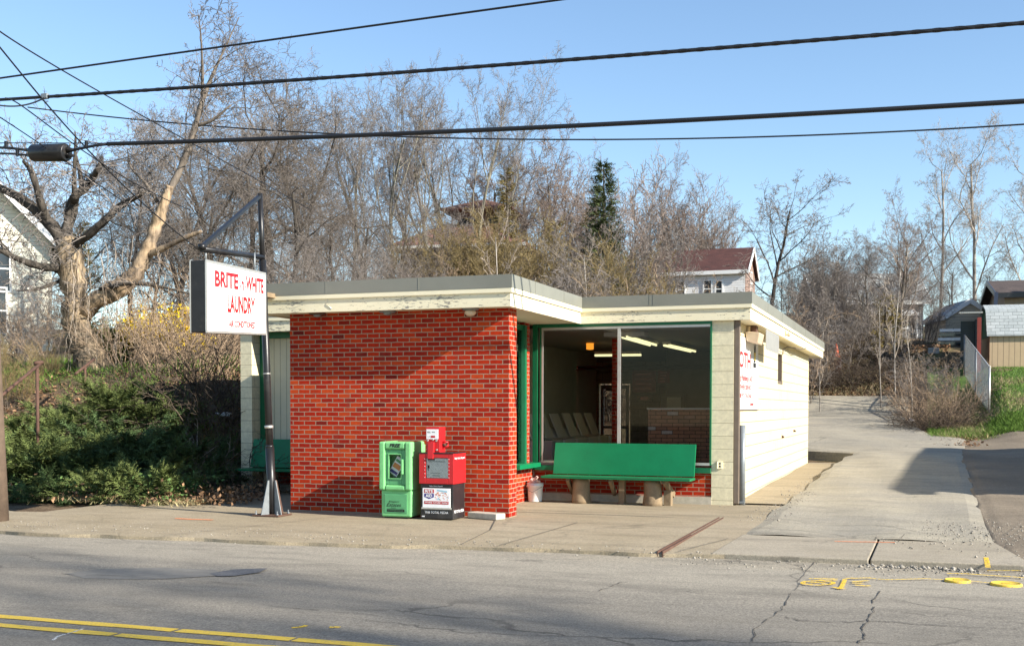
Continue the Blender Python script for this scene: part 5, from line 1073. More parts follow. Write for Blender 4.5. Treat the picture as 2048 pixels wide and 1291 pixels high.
proto('sparse', 17, 6, .1, spec(n=[9, 7, 7, 5], t0=[.35, .2, .2, .2], ang=[50, 48, 50, 50], trop=[.02, .06, .03, .02, .02], lr=[.55, .5, .45, .45]), 'barkdark', 'twig')
bs = spec(n=[7, 6, 4], seg=[7, 4, 3, 2], wander=[.10, .2, .25, .28], trop=[.01, .04, .02, .02], t0=[.15, .1, .1], ang=[32, 38, 42], lr=[.42, .45, .5], tl=[.3, .3, .3], rr=[.55, .6, .7], rmin=.005, split=0)
proto('brush', 21, 3.2, .022, bs, 'bark', 'twig', (15, 38, .6))
proto('brush2', 22, 3.0, .02, bs, 'barkdark', 'twigtan', (14, 45, .7))
proto('olive', 23, 4.2, .02, spec(n=[9, 7, 5], seg=[7, 5, 3, 2], wander=[.07, .16, .2, .2], trop=[.03, .05, .05, .04], t0=[.12, .1, .1], ang=[26, 30, 34], lr=[.38, .42, .5], tl=[.3, .3, .3], rr=[.5, .6, .7], rmin=.0055, split=0), 'bark', 'twigolive', (22, 26, 1.0))
proto('thicket', 24, 4.6, .03, spec(n=[9, 7, 5], seg=[8, 5, 3, 2], wander=[.09, .2, .25, .25], trop=[.03, .05, .03, .02], t0=[.15, .1, .1], ang=[34, 40, 45], lr=[.42, .45, .5], tl=[.3, .3, .3], rr=[.5, .6, .7], rmin=.006, split=0), 'bark', 'twig', (14, 24, 1.1))
proto('thicketred', 25, 4.6, .028, spec(n=[10, 7, 5], seg=[8, 5, 3, 2], wander=[.07, .16, .2, .2], trop=[.03, .07, .05, .04], t0=[.15, .1, .1], ang=[28, 34, 40], lr=[.42, .45, .5], tl=[.3, .3, .3], rr=[.5, .6, .7], rmin=.0065, split=0), 'bark', 'twigred', (14, 22, 1.0))
proto('cane', 26, 2.3, .013, spec(n=[4, 3], seg=[9, 4, 3], wander=[.07, .16, .2], trop=[-.035, -.02, 0], tip=[.4, .4, .4], t0=[.3, .2], ang=[35, 40], lr=[.34, .45], tl=[.3, .3], rr=[.6, .7], rmin=.0045, split=0), 'twigtan', 'twigtan', (30, 42, .75))
proto('dead', 27, 1.7, .014, spec(n=[6, 4], seg=[7, 4, 3], wander=[.16, .26, .3], trop=[-.06, -.03, 0], t0=[.1, .1], ang=[45, 50], lr=[.42, .45], tl=[.2, .2], rr=[.6, .7], rmin=.005, split=0), 'deadbrush', 'deadbrush', (44, 75, .8))
proto('sapling', 28, 5.2, .04, spec(n=[10, 5, 3], seg=[10, 5, 3, 2], wander=[.035, .12, .18, .2], trop=[.02, .08, .05, .03], t0=[.3, .2, .2], ang=[34, 35, 40], lr=[.3, .4, .45], tl=[.4, .3, .3], rr=[.42, .55, .7], rmin=.006, split=0), 'barksyc', 'twigpale')
proto('baresh', 29, 1.15, .012, spec(n=[5, 2], seg=[7, 4, 3], wander=[.08, .14, .2], trop=[.03, .06, 0], tip=[.5, .5, .5], t0=[.25, .2], ang=[40, 40], lr=[.42, .4], tl=[.2, .3], rr=[.7, .7], rmin=.004, split=0), 'twigpale', 'twigpale', (8, 30, .1))
MATV = {}
def plant(key, name, lab, cat, px, d, top, group=None, rz=None, sq=1.0, tm=None, wm=None, base=None, sc=None):
    H, mt, mc = PROTO[key]; p = at(px, 800, d) if base is None else base; gz = zt(p[0], p[1])
    h = (at(px, top, d)[2]-gz) if top is not None else H*sc; s_ = h/H
    q = thing(name, lab, cat, (p[0], p[1], gz-.03), group, random.uniform(0, 6.28) if rz is None else rz); q.scale = (s_*sq, s_*sq, s_); ORIG[q] = np.zeros(3)
    for nm, me, mat_ in (('trunk' if cat == 'tree' else 'stems', mt, tm), ('crown', mc, wm)):
        if me is None: continue
        if mat_:
            kk = (me.name, mat_)
            if kk not in MATV: c_ = me.copy(); c_.materials.clear(); c_.materials.append(MT[mat_]); MATV[kk] = c_
            me = MATV[kk]
        link(nm, me, q)
    return q
GB = 'bare trees massed on the slope left of centre'; GR = 'bare trees massed on the slope right of centre'
def lab_(i, base, extra): return base+' '+extra
for key, px, d, top, sq, lab in (
    ('tangle', 455, 36, 75, .75, 'tangled bare tree rising highest right behind the pole sign'),
    ('tangle2', 545, 41, 95, .95, 'dark vine-tangled bare tree above the left roof end'),
    ('tangle', 640, 44, 80, .9, 'wide bare tree with arching twigs above the brick wall roof'),
    ('vase', 700, 49, 120, .8, 'grey bare tree with steep limbs left of the lookout tower'),
    ('vase2', 790, 50, 70, .95, 'tall olive-grey bare tree directly left of the lookout tower'),
    ('vase', 865, 52, 120, .85, 'many-limbed bare tree whose olive trunks fork by the lookout tower'),
    ('vase2', 945, 54, 85, .9, 'tall fine-twigged bare tree rising behind the lookout tower'),
    ('vase', 1010, 57, 165, .7, 'slimmer bare tree just right of the lookout tower'),
    ('bud', 1110, 58, 205, .75, 'rounded reddish bare tree left of the dark spruce'),
    ('tangle', 345, 42, 165, .85, 'pinkish-twigged bare tree behind the broken limb'),
    ('tangle2', 265, 45, 280, .8, 'lower bare tree between cream house and pole sign'),
    ('bud', 55, 52, 235, .8, 'reddish bare tree over the cream house roof'),
    ('tangle2', 420, 33, 330, 1.05, 'dense low tangled tree right behind the sign panel'),
    ('tangle2', 585, 35, 290, 1.05, 'dense dark tangled tree standing just over the left roof'),
    ('tangle', 670, 38, 330, 1.0, 'dense brown tangled tree between sign pole and lookout tower'),
    ('tangle2', 735, 40, 380, .9, 'low dark tangled tree beside the red tiled roof'),
    ('vase', 610, 52, 200, 1.1, 'fine grey bare tree filling behind the dark tangled trees'), ('vase2', 740, 54, 170, 1.2, 'fine grey bare tree behind the red tiled roof left end'),
    ('vase', 830, 57, 190, 1.2, 'fine grey bare tree farther behind the red tiled roof'), ('vase2', 900, 60, 170, 1.2, 'fine grey bare tree farthest behind the lookout tower'), ('bud', 980, 60, 240, 1.1, 'pinkish bare tree behind the bronzed evergreen'),
    ('bud', 1060, 60, 250, 1.1, 'pinkish bare tree left of the rounded reddish one'), ('thicket', 1212, 43, 425, .8, 'brown thicket screening the lower spruce'), ('thicket', 1150, 43, 440, .9, 'brown thicket just left of the lower spruce'), ('thicket', 700, 42, 400, 1.0, 'brown thicket behind the brick wall roof'), ('thicket', 880, 45, 425, 1.0, 'brown thicket veiling the red tiled roof, left part'), ('thicket', 965, 46, 395, 1.0, 'brown thicket veiling the lookout tower'), ('thicket', 810, 46, 440, 1.0, 'brown thicket at the left end of the red tiled roof'), ('tangle', 790, 44, 330, .9, 'brown tangled tree at the left eave of the tiled house'), ('tangle', 380, 46, 230, 1.0, 'pinkish-brown tangled tree farther behind the broken limb'),
    ('tangle', 180, 46, 330, .9, 'brown tangled tree behind the broken tree trunk'), ('bud', 1150, 56, 300, 1.0, 'pinkish bare tree close left of the spruce'),
    ('tangle2', 500, 38, 240, 1.0, 'dark tangled tree behind the sign brace'),
    ('tangle', 300, 38, 380, 1.0, 'short brown tangled tree behind the yellow blossom bush')):
    plant(key, 'bare_tree', lab, 'tree', px, d, top, GB, None, sq)
for key, px, d, top, sq, lab in (
    ('thicketred', 1172, 48, 365, .8, 'reddish many-stemmed thicket just left of the spruce'),
    ('thicketred', 1268, 48, 300, .85, 'reddish many-stemmed thicket just right of the spruce'),
    ('thicketred', 1230, 52, 330, 1.1, 'reddish thicket farther behind the spruce'), ('thicketred', 1370, 66, 330, 1.0, 'reddish thicket farther behind the maroon roof'), ('bud', 1450, 68, 385, 1.0, 'small pinkish bare tree rising behind the maroon ridge'), ('bud', 1690, 58, 455, 1.1, 'small pinkish bare tree behind the grey house'), ('tangle', 1830, 60, 430, 1.1, 'tangled brown tree low behind the pale sycamores'), ('bud', 1335, 66, 278, .7, 'tall pinkish bare tree left of the maroon roof'),
    ('thicketred', 1415, 65, 340, .85, 'pale upright thicket over the left end of the maroon roof'),
    ('thicket', 1285, 44, 400, .85, 'brown thicket under the tall pinkish tree'),
    ('sparse', 1530, 50, 325, 1.1, 'dark sparse tree standing alone right of the maroon roof'),
    ('thicket', 1585, 52, 450, 1.0, 'grey thicket beyond the dark sparse tree'),
    ('tangle', 1640, 55, 470, .8, 'grey-brown tangled tree above the building rear corner'),
    ('thicket', 1665, 46, 500, 1.0, 'brown thicket over the grey house front'),
    ('thicket', 1700, 50, 470, 1.0, 'dense brown thicket left of the tallest sapling'), ('tangle', 1790, 52, 470, .9, 'dense brown tangled tree right behind the tallest sapling'), ('tangle2', 1650, 54, 520, .9, 'dark tangled tree beyond the building rear corner'), ('thicket', 1600, 44, 560, 1.0, 'low brown thicket touching the right roof edge'),
    ('tangle', 1735, 50, 440, .75, 'leaning bare tree beyond the head of the driveway'),
    ('bud', 1800, 48, 352, .72, 'pink-budded bare tree left of the pale sycamores'),
    ('syc', 1878, 64, 240, .75, 'first pale-barked sycamore from the left, against the sky'),
    ('syc', 1950, 62, 215, .85, 'second pale-barked sycamore, tallest against the right sky'),
    ('syc', 2055, 60, 250, .85, 'pale-barked sycamore cut by the right photo edge'),
    ('tangle2', 1905, 54, 490, .75, 'dark dense tree under the sycamores behind the lean-to'),
    ('tangle2', 1985, 58, 500, .7, 'dark dense tree above the shed roof'),
    ('tangle', 1770, 56, 520, .9, 'brown spreading tree behind the pale saplings'),
    ('thicket', 1840, 50, 545, 1.0, 'brown thicket just left of the beige garage')):
    plant(key, 'bare_tree', lab, 'tree', px, d, top, GR, None, sq)
GO = 'olive-gold bushes behind the roof'
for px, d, top, lab in ((905, 41, 500, 'tan fan of bare canes below the red tiled roof'), (985, 42, 450, 'olive-gold bush right of the red tiled roof'), (1060, 43, 445, 'tall olive-gold bush above the inner roof corner'), (1130, 42, 470, 'olive-gold bush left below the spruce'), (1215, 42, 480, 'olive-gold bush directly below the spruce'), (1265, 41, 500, 'olive-brown bush left of the white house'), (1315, 42, 565, 'olive-brown bush covering the white house corner'), (855, 43, 445, 'olive-brown bush before the red tiled roof left end'), (930, 43, 420, 'olive-brown bush before the lookout tower'), (1020, 44, 400, 'olive-gold tall bush right beside the lookout tower'), (1735, 54, 575, 'olive bush behind the pale saplings')):
    plant('olive' if px != 905 else 'brush2', 'shrub', lab, 'shrub', px, d, top, GO, None, 1.15, None, 'twigtan' if px == 905 else None)
for px, d, top, lab in ((828, 38, 490, 'brown brush under the red tiled eave, left part'), (760, 36, 500, 'brown brush left of the red tiled eave'), (690, 33, 470, 'brown brush over the brick wall roof, left part'), (1090, 38, 500, 'brown brush behind the inner roof corner'), (1250, 37, 520, 'brown brush behind the right roof'), (1170, 37, 515, 'tan brush between inner roof corner and spruce'), (1330, 37, 580, 'tan brush just left of the white house wall'), (1440, 38, 582, 'twiggy brush in front of the white house windows'), (1550, 40, 575, 'twiggy brush above the right roof corner'), (620, 31, 450, 'tall brown brush above the left roof'), (940, 37, 525, 'tan brush right below the lookout tower'), (560, 30, 470, 'dark brush just right of the sign pole')):
    plant('thicket' if top < 520 else 'brush2', 'shrub', lab, 'shrub', px, d, top, 'brush behind the laundry roof', None, 1.0)
# saplings and brush at the driveway head
for px, d, top, lab in ((1762, 42, 560, 'leaning pale sapling left of the pair by the thicket'), (1790, 42, 470, 'tallest pale sapling at the driveway head'), (1825, 39, 600, 'short pale sapling right of the tallest one'), (1640, 42, 620, 'thin sapling beside the rear roof corner'), (1000, 36, 395, 'thin white-stemmed sapling in front of the lookout tower'), (1180, 37, 440, 'thin pale sapling below the spruce, over the right roof')):
    plant('sapling', 'sapling', lab, 'sapling', px, d, top, 'pale saplings', None, .9)
i = 0
for px, d, top, key, lab in ((1630, 46, 640, 'brush2', 'tan brush on the bank beside the building rear'), (1690, 49, 610, 'brush', 'brown brush on the bank top, middle'), (1735, 50, 620, 'brush', 'brown brush on the bank top under the grey house'), (1790, 46, 640, 'brush', 'brown brush at the sapling feet'), (1840, 43, 680, 'brush2', 'tan brush right of the saplings'), (1855, 40, 690, 'thicket', 'brown canes before the pale cabinet'), (1890, 39, 715, 'cane', 'arching tan canes before the beige garage'), (1925, 39, 730, 'cane', 'arching tan canes at the foot of the dark lean-to'), (1850, 37, 760, 'cane', 'low arching canes at the lawn corner'), (1895, 36, 785, 'cane', 'low arching canes nearest the fence post'), (1830, 38.5, 740, 'cane', 'arching canes at the driveway edge'), (1870, 37, 770, 'dead', 'dead brush spilling onto the driveway edge'), (1620, 45, 640, 'brush', 'brown brush under the rear eave corner'), (1905, 36, 790, 'dead', 'matted dead brush below the chain link fence'), (1850, 36.2, 800, 'dead', 'matted dead brush by the white bag')):
    plant(key, 'shrub', lab, 'shrub', px, d, top, 'brush on the bank above the driveway', None, 1.25)
for px, d, sc, lab in ((1690, 46, .45, 'dark matted brush on the bank, left'), (1735, 46.5, .45, 'dark matted brush on the bank, middle'), (1775, 46, .45, 'dark matted brush on the bank, right')):
    plant('dead', 'shrub', lab, 'shrub', px, d, None, 'dead brush on the shaded bank', None, 1.3, sc=sc)
for px, d, sc, lab in ((1640, 45.2, .6, 'low dead brush on the bank foot, left end'), (1668, 44.8, .55, 'low dead brush on the bank foot, left of middle'), (1712, 45.0, .6, 'low dead brush on the bank foot, middle'), (1752, 45.2, .55, 'low dead brush on the bank foot, right of middle'), (1795, 44.6, .6, 'low dead brush on the bank foot, right end'), (1820, 42.5, .55, 'low dead brush at the bend of the bank'), (1655, 47.5, .7, 'dead brush on the upper bank, left'), (1715, 48, .75, 'dead brush on the upper bank, middle'), (1775, 48, .7, 'dead brush on the upper bank, right')):
    plant('dead', 'shrub', lab, 'shrub', px, d, None, 'dead brush on the shaded bank', None, 1.2, sc=sc)
# left bank brush
for px, d, top, key, lab in ((20, 28, 590, 'brush', 'brown brush at far left under the cream house'), (55, 29, 600, 'brush', 'brown brush left of the dead tree trunk'), (30, 32, 560, 'brush2', 'tan brush hiding the cream house foot'), (70, 33, 530, 'thicket', 'taller brush before the cream house gable'), (255, 34, 600, 'brush', 'brown brush right of the dead tree trunk'), (400, 32, 600, 'brush', 'brown brush behind the sign panel'), (450, 30, 620, 'brush2', 'tan brush left of the block pillar top')):
    plant(key, 'shrub', lab, 'shrub', px, d, top, 'brush on the left bank', None, 1.2)
for px, d, sc, lab in ((245, 26, .8, 'arching pale bramble next to the dead tree foot'), (275, 24.5, .8, 'arching pale bramble under the blossom bush, left'), (330, 24, .8, 'arching pale bramble under the blossom bush, right'), (375, 24.2, .95, 'arching pale bramble below the sign panel'), (420, 24.5, .9, 'arching pale bramble left of the block pillar'), (410, 26.5, 1.0, 'taller bramble behind the arching canes'), (455, 26, 1.0, 'bramble touching the block pillar'), (110, 26, .7, 'small bramble left of the dead tree foot')):
    plant('cane', 'bramble', lab, 'bramble', px, d, None, 'brambles on the left bank', None, 1.0, sc=sc)
for px, d, sc, lab in ((445, 21.5, .75, 'dark dead brush heap beside the block pillar, low'), (420, 22.5, .9, 'dark dead brush heap behind the junipers'), (462, 23.5, 1.0, 'dark dead brush heap beside the block pillar, high'), (390, 23.3, .8, 'dark dead brush heap below the brambles'), (455, 19.8, .5, 'dead twigs at the foot of the block pillar')):
    plant('dead', 'shrub', lab, 'shrub', px, d, None, 'dead brush beside the pillar', None, 1.15, sc=sc)
b0 = hit(402, 985); plant('baresh', 'bare_shrub', 'small pale bare shrub at the pavement edge beside the junipers', 'shrub', 402, 18, None, None, 1.0, 1.0, base=b0, sc=1.0)
plant('olive', 'shrub', 'olive shrub at the left photo edge above the handrail', 'shrub', 20, 23.5, 665, None, None, 1.0)
plant('olive', 'shrub', 'low olive shrub behind the handrail end', 'shrub', 95, 25, 690, None, None, 1.2)

# ---- the broken old tree (limbs follow a skeleton laid out in metres around its base)
TB = hit(188, 742); TD = float((TB-CP)@FW); kx = TD/FPX
def J(px, py, dd=0.0): return at(px, py, TD+dd)
q = thing('broken_tree', 'old broken dead tree with torn pale limb left of the sign', 'tree', tuple(TB))
def limb(pts, rads, mb, n=9, sub=4, rough=.12, seed=0):
    g = random.Random(seed); P = np.array([J(*p) for p in pts]); t = np.arange(len(P)); tt = np.linspace(0, len(P)-1, (len(P)-1)*sub+1); Q = np.zeros((len(tt), 3))
    for a in range(3):
        m_ = np.gradient(P[:, a]); 
        for i_, u in enumerate(tt):
            j = min(len(P)-2, int(u)); f = u-j; h00 = 2*f**3-3*f**2+1; h10 = f**3-2*f**2+f; h01 = -2*f**3+3*f**2; h11 = f**3-f**2
            Q[i_, a] = h00*P[j, a]+h10*m_[j]+h01*P[j+1, a]+h11*m_[j+1]
    rr = np.interp(tt, t, np.array(rads)*kx)*np.array([1+g.uniform(-rough, rough) for _ in tt]); b = len(mb.v); mb.tube(Q, rr, n)
    for i_ in range(b, len(mb.v)):
        v = mb.v[i_]; r_ = rr[(i_-b)//n]*rough*.8; mb.v[i_] = (v[0]+g.uniform(-r_, r_), v[1]+g.uniform(-r_, r_), v[2]+g.uniform(-r_, r_)*.5)
    return list(zip(Q, rr))
tips = []
mb = MB(); limb([(196, 765), (185, 730), (168, 690), (152, 640), (150, 590), (142, 540), (136, 500), (131, 475)], [46, 34, 29, 27, 24, 27, 27, 18], mb, 14, 5, .14, 1)
for i, (x, y) in enumerate(((215, 760), (160, 752), (205, 748))): limb([(x, y+14, -.3+.2*i), (x*.5+95, y-18, -.15), (178, 700)], [5, 9, 16], mb, 8, 4, .1, 30+i)
mb.build('trunk', 'barkold', q)
mb = MB()
L1 = limb([(134, 500), (100, 448), (62, 412), (22, 386, .3), (-30, 365, .5)], [13, 12, 10, 9, 7], mb, seed=2); tips += L1
tips += limb([(96, 445), (80, 400, -.3), (66, 350, -.4), (58, 335), (47, 323, -.3)], [9, 8, 6, 5, 3], mb, seed=3)
tips += limb([(130, 492), (137, 445, .3), (146, 405, .4), (152, 392), (178, 368, .6), (196, 338), (204, 314, .7)], [14, 12, 11, 9, 7, 5, 3], mb, seed=4)
tips += limb([(165, 380, .5), (160, 345, .7), (152, 312, .7)], [6, 4, 3], mb, seed=5)
tips += limb([(148, 400, .4), (149, 340, .1), (151, 285, .0), (150, 262)], [5, 4, 2.5, 1], mb, seed=6)
tips += limb([(140, 495), (176, 470, -.3), (214, 437, -.5), (240, 412), (272, 394, -.7), (298, 376, -.8)], [10, 9, 8, 7, 5, 2.5], mb, seed=7)
tips += limb([(128, 537), (80, 532, -.5), (35, 517, -.8), (-20, 490, -1)], [9, 8, 6, 4], mb, seed=8)
tips += limb([(25, 515, -.8), (5, 490, -.8), (-20, 470, -1)], [5, 4, 3], mb, seed=9)
tips += limb([(124, 560), (75, 578, -.4), (34, 581, -.5)], [4, 3, 1.5], mb, seed=10)
tips += limb([(200, 578, -.4), (255, 567, -.7), (315, 572, -.8), (400, 592, -.9)], [4, 4, 3, 1.5], mb, seed=11)
mb.build('limb', 'barkdark', q)
mb = MB(); BL = limb([(166, 622), (200, 596, -.2), (240, 575, -.3), (272, 545, -.4), (292, 505, -.45), (308, 465, -.5), (322, 425, -.5), (335, 388, -.5), (340, 372, -.5)], [20, 19, 19, 16, 14, 12, 11, 9, 7], mb, 12, 5, .13, 12)
limb([(292, 512, -.45), (335, 492, -.7), (375, 473, -.9), (403, 462, -1)], [7, 6, 5, 3], mb, 8, 4, .15, 13); mb.build('broken_limb', 'barkpale', q)
mb = MB(); tips += limb([(330, 398, -.5), (356, 348, -.4), (378, 295, -.3), (394, 240, -.2), (408, 192, -.1), (425, 150), (452, 92, .2), (478, 35, .4)], [7, 7, 6.5, 6, 5, 3.5, 2, .8], mb, seed=14)
tips += limb([(392, 252, -.2), (425, 240, -.3), (462, 210, -.4)], [4, 3, 1.5], mb, seed=15); tips += limb([(404, 205), (405, 150, -.3), (402, 75, -.6), (395, 20, -.8)], [4, 3, 1.6, .6], mb, seed=16)
tips += limb([(316, 405, -.4), (290, 365, -.2), (262, 335), (255, 300, .2)], [4, 3, 2, 1], mb, seed=17); mb.build('limb', 'bark', q)
g = random.Random(5); tw = []; la = []
TS = spec(n=[5, 4, 3], seg=[5, 4, 3, 2], wander=[.14, .2, .25, .25], trop=[.0, .0, -.02, -.03], t0=[.15, .1, .1], ang=[45, 45, 45], lr=[.5, .5, .5], tl=[.3, .3, .3], rr=[.6, .6, .7], rmin=.005, split=-1)
for i, (p, r_) in enumerate(tips):
    if g.random() < .62:
        d = V3((g.gauss(0, .6), g.gauss(0, .6), g.gauss(.35, .5))).normalized(); grow(g, V3(p)-V3(TB), d, g.uniform(.5, 1.5), min(.016, r_*.5), 0, TS, la, tw)
link('crown', tubemesh('crown', tw, 'twig', 3, 3), q)
# hanging vines on the trunk
tw = []
for i in range(60):
    a = J(g.uniform(125, 330), g.uniform(470, 620), g.uniform(-.6, .4)); n_ = 8; P = [a-TB]
    for j in range(n_): P.append(P[-1]+np.array([g.gauss(0, .05), g.gauss(0, .05), -g.uniform(.1, .32)]))
    tw.append((np.array(P), np.full(n_+1, .006)))
link('hanging_vines', tubemesh('hanging_vines', tw, 'twigpale', 3, 4), q)

# ---- conifers and junipers
def sprays(seed, items, leaf, width, n):
    """items: list (p, dir, length); feather of flat leaflets along a drooping axis"""
    g = np.random.default_rng(seed); P = np.array([i[0] for i in items]); D = np.array([i[1] for i in items]); L = np.array([i[2] for i in items]); N = len(P)
    D /= np.linalg.norm(D, axis=1)[:, None]; side = np.cross(D, np.array([0, 0, 1.])+g.normal(0, .5, (N, 3))); side /= np.linalg.norm(side, axis=1)[:, None]+1e-9; up = np.cross(side, D)
    tint0 = g.random(N); Vs = []; T = []
    for k_ in range(n):
        t = (k_+.5)/n; base = P+D*(L*t)[:, None]+up*(L*.18*math.sin(t*2.6))[:, None]
        for s_ in (-1, 1):
            jit = g.normal(0, .22, (N, 3)); dr_ = D*.75+side*s_*.75+jit; dr_ /= np.linalg.norm(dr_, axis=1)[:, None]; ll = leaf*(1.15-t*.85)*g.uniform(.7, 1.3, N)
            pr = np.cross(dr_, up+g.normal(0, .4, (N, 3))); pr /= np.linalg.norm(pr, axis=1)[:, None]+1e-9; w_ = width*(1.1-t*.6)
            a = base-pr*w_; b_ = base+pr*w_; c = base+dr_*ll[:, None]
            Vs.append(np.stack([a, b_, c], 1)); T.append(np.repeat(np.clip(tint0*.6+.4*g.random(N), 0, 1), 3).reshape(N, 3))
    V = np.concatenate(Vs).reshape(-1, 3); T = np.concatenate(T).ravel(); F = np.arange(len(V)).reshape(-1, 3)
    return V, F, T
def juniper_proto(seed, mat_):
    g = random.Random(seed); items = []; stems = []
    for i in range(26):
        a = g.uniform(0, 6.28); t = g.uniform(.3, 1.45); L = g.uniform(.65, 1.25); d = V3((math.sin(t)*math.cos(a), math.sin(t)*math.sin(a), math.cos(t)*.8)); p = V3((0, 0, 0)); pts = [p.copy()]
        for j in range(8):
            d = (d+V3((g.gauss(0, .12), g.gauss(0, .12), g.gauss(-.02, .08)))).normalized(); p = p+d*L/8; pts.append(p.copy())
            if j >= 2:
                for q_ in range(7 if j > 4 else 4):
                    dd = (d+V3((g.gauss(0, .55), g.gauss(0, .55), g.gauss(.12, .4)))).normalized(); items.append((tuple(p-d*g.uniform(0, .12)), tuple(dd), g.uniform(.18, .42)))
        stems.append((np.array(pts), np.linspace(.02, .006, 9)))
    V, F, T = sprays(seed, items, .105, .013, 9)
    return arrmesh('foliage', V, [F], T, mat_), tubemesh('stems', stems, 'barkdark', 4, seed)
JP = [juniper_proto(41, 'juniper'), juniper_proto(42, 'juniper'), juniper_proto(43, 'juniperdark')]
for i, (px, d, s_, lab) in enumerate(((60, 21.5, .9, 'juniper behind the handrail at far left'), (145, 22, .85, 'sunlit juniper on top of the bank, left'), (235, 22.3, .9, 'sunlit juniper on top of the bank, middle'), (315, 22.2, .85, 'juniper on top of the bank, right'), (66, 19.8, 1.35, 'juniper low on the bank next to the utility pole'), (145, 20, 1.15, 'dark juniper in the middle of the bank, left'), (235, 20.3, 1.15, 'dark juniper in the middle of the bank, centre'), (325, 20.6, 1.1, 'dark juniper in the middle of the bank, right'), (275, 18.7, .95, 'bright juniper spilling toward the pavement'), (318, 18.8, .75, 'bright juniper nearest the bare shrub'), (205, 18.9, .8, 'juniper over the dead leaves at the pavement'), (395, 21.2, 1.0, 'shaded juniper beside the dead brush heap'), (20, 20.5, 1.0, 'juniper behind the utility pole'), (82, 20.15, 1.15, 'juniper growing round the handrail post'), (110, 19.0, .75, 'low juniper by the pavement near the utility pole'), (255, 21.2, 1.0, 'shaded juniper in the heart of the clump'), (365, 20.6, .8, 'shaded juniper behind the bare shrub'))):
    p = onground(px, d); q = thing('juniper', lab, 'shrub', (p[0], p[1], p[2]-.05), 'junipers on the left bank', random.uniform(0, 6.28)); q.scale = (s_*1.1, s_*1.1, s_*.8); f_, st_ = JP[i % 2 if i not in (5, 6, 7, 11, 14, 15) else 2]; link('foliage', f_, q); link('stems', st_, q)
def conifer(name, lab, px, d, top, base_w, mat_, seed, leaf=.16, tiers=30, n0=20):
    p = at(px, 800, d); gz = zt(p[0], p[1]); H = at(px, top, d)[2]-gz; g = random.Random(seed); items = []
    for i in range(tiers):
        t = i/tiers; z = H*(.12+.88*t); rad = base_w*(1-t)**.85+.06
        for j in range(max(4, int(n0*(1-t*.75)))):
            a = g.uniform(0, 6.28); rr = rad*g.uniform(.35, 1.05)
            for f in (.45, .75, 1.0):
                items.append(((rr*f*math.cos(a), rr*f*math.sin(a), z-rr*f*.22+g.uniform(-.1, .1)), (math.cos(a)+g.gauss(0, .3), math.sin(a)+g.gauss(0, .3), g.uniform(-.2, .5)), g.uniform(.25, .5)))
    V, F, T = sprays(seed, items, leaf, .022, 6); q = thing(name, lab, 'tree', (p[0], p[1], gz)); link('crown', arrmesh('crown', V, [F], T, mat_), q)
    mb = MB(); mb.tube([(p[0], p[1], gz-.2), (p[0], p[1], gz+H*.5), (p[0], p[1], gz+H*.97)], [.16, .09, .02], 8); mb.build('trunk', 'barkdark', q)
conifer('spruce_tree', 'dark green spruce standing over the right roof', 1206, 45.5, 326, 1.4, 'spruce', 51, .17, 42, 28)
conifer('arborvitae', 'bronzed pointed evergreen right of the lookout tower', 1014, 47, 335, 1.0, 'arbor', 52, .14, 26, 16)
conifer('arborvitae', 'dark green evergreen half hidden left of the lookout tower', 878, 60, 395, 1.3, 'spruce', 53, .16, 22, 14)
conifer('arborvitae', 'short green evergreen behind the bramble beside the dead tree', 225, 27, 655, .85, 'juniper', 54, .14, 14, 14)
conifer('arborvitae', 'olive evergreen behind the broken tree fork', 165, 38, 440, .9, 'arbor', 55, .14, 20, 12)
conifer('arborvitae', 'olive-bronze evergreen between spruce and inner roof corner', 1110, 45, 440, 1.1, 'arbor', 56, .14, 16, 12)
conifer('arborvitae', 'green shrubby evergreen behind the saplings', 1770, 47, 590, .9, 'arbor', 57, .14, 14, 12)
# forsythia
g = random.Random(61); st_ = []; fl = []
for i in range(70):
    a = g.uniform(0, 6.28); t = g.uniform(.05, .6); d = V3((math.sin(t)*math.cos(a), math.sin(t)*math.sin(a), math.cos(t))); p = V3((g.uniform(-1, 1), g.uniform(-.4, .4), 0)); pts = [p.copy()]
    L = g.uniform(1.0, 1.75)
    for j in range(7):
        d = (d+V3((g.gauss(0, .1), g.gauss(0, .1), -.04))).normalized(); p = p+d*L/7; pts.append(p.copy())
        if j > 2:
            for _ in range(14): fl.append((tuple(p+V3((g.gauss(0, .07), g.gauss(0, .07), g.gauss(0, .07)))), tuple((g.gauss(0, 1), g.gauss(0, 1), g.gauss(0, 1))), .07))
    st_.append((np.array(pts), np.linspace(.012, .005, 8)))
V, F, T = sprays(61, fl, .09, .03, 2)
p = onground(322, 27); q = thing('forsythia', 'yellow flowering forsythia bush behind the brambles', 'bush', (p[0], p[1], p[2]-.1), None, YAW); s_ = (at(322, 602, 27)[2]-p[2])/1.75; q.scale = (s_*.95, s_, s_)
link('blossom', arrmesh('blossom', V, [F], T, 'forsythia'), q); link('stems', tubemesh('stems', st_, 'twigtan', 3, 6), q)

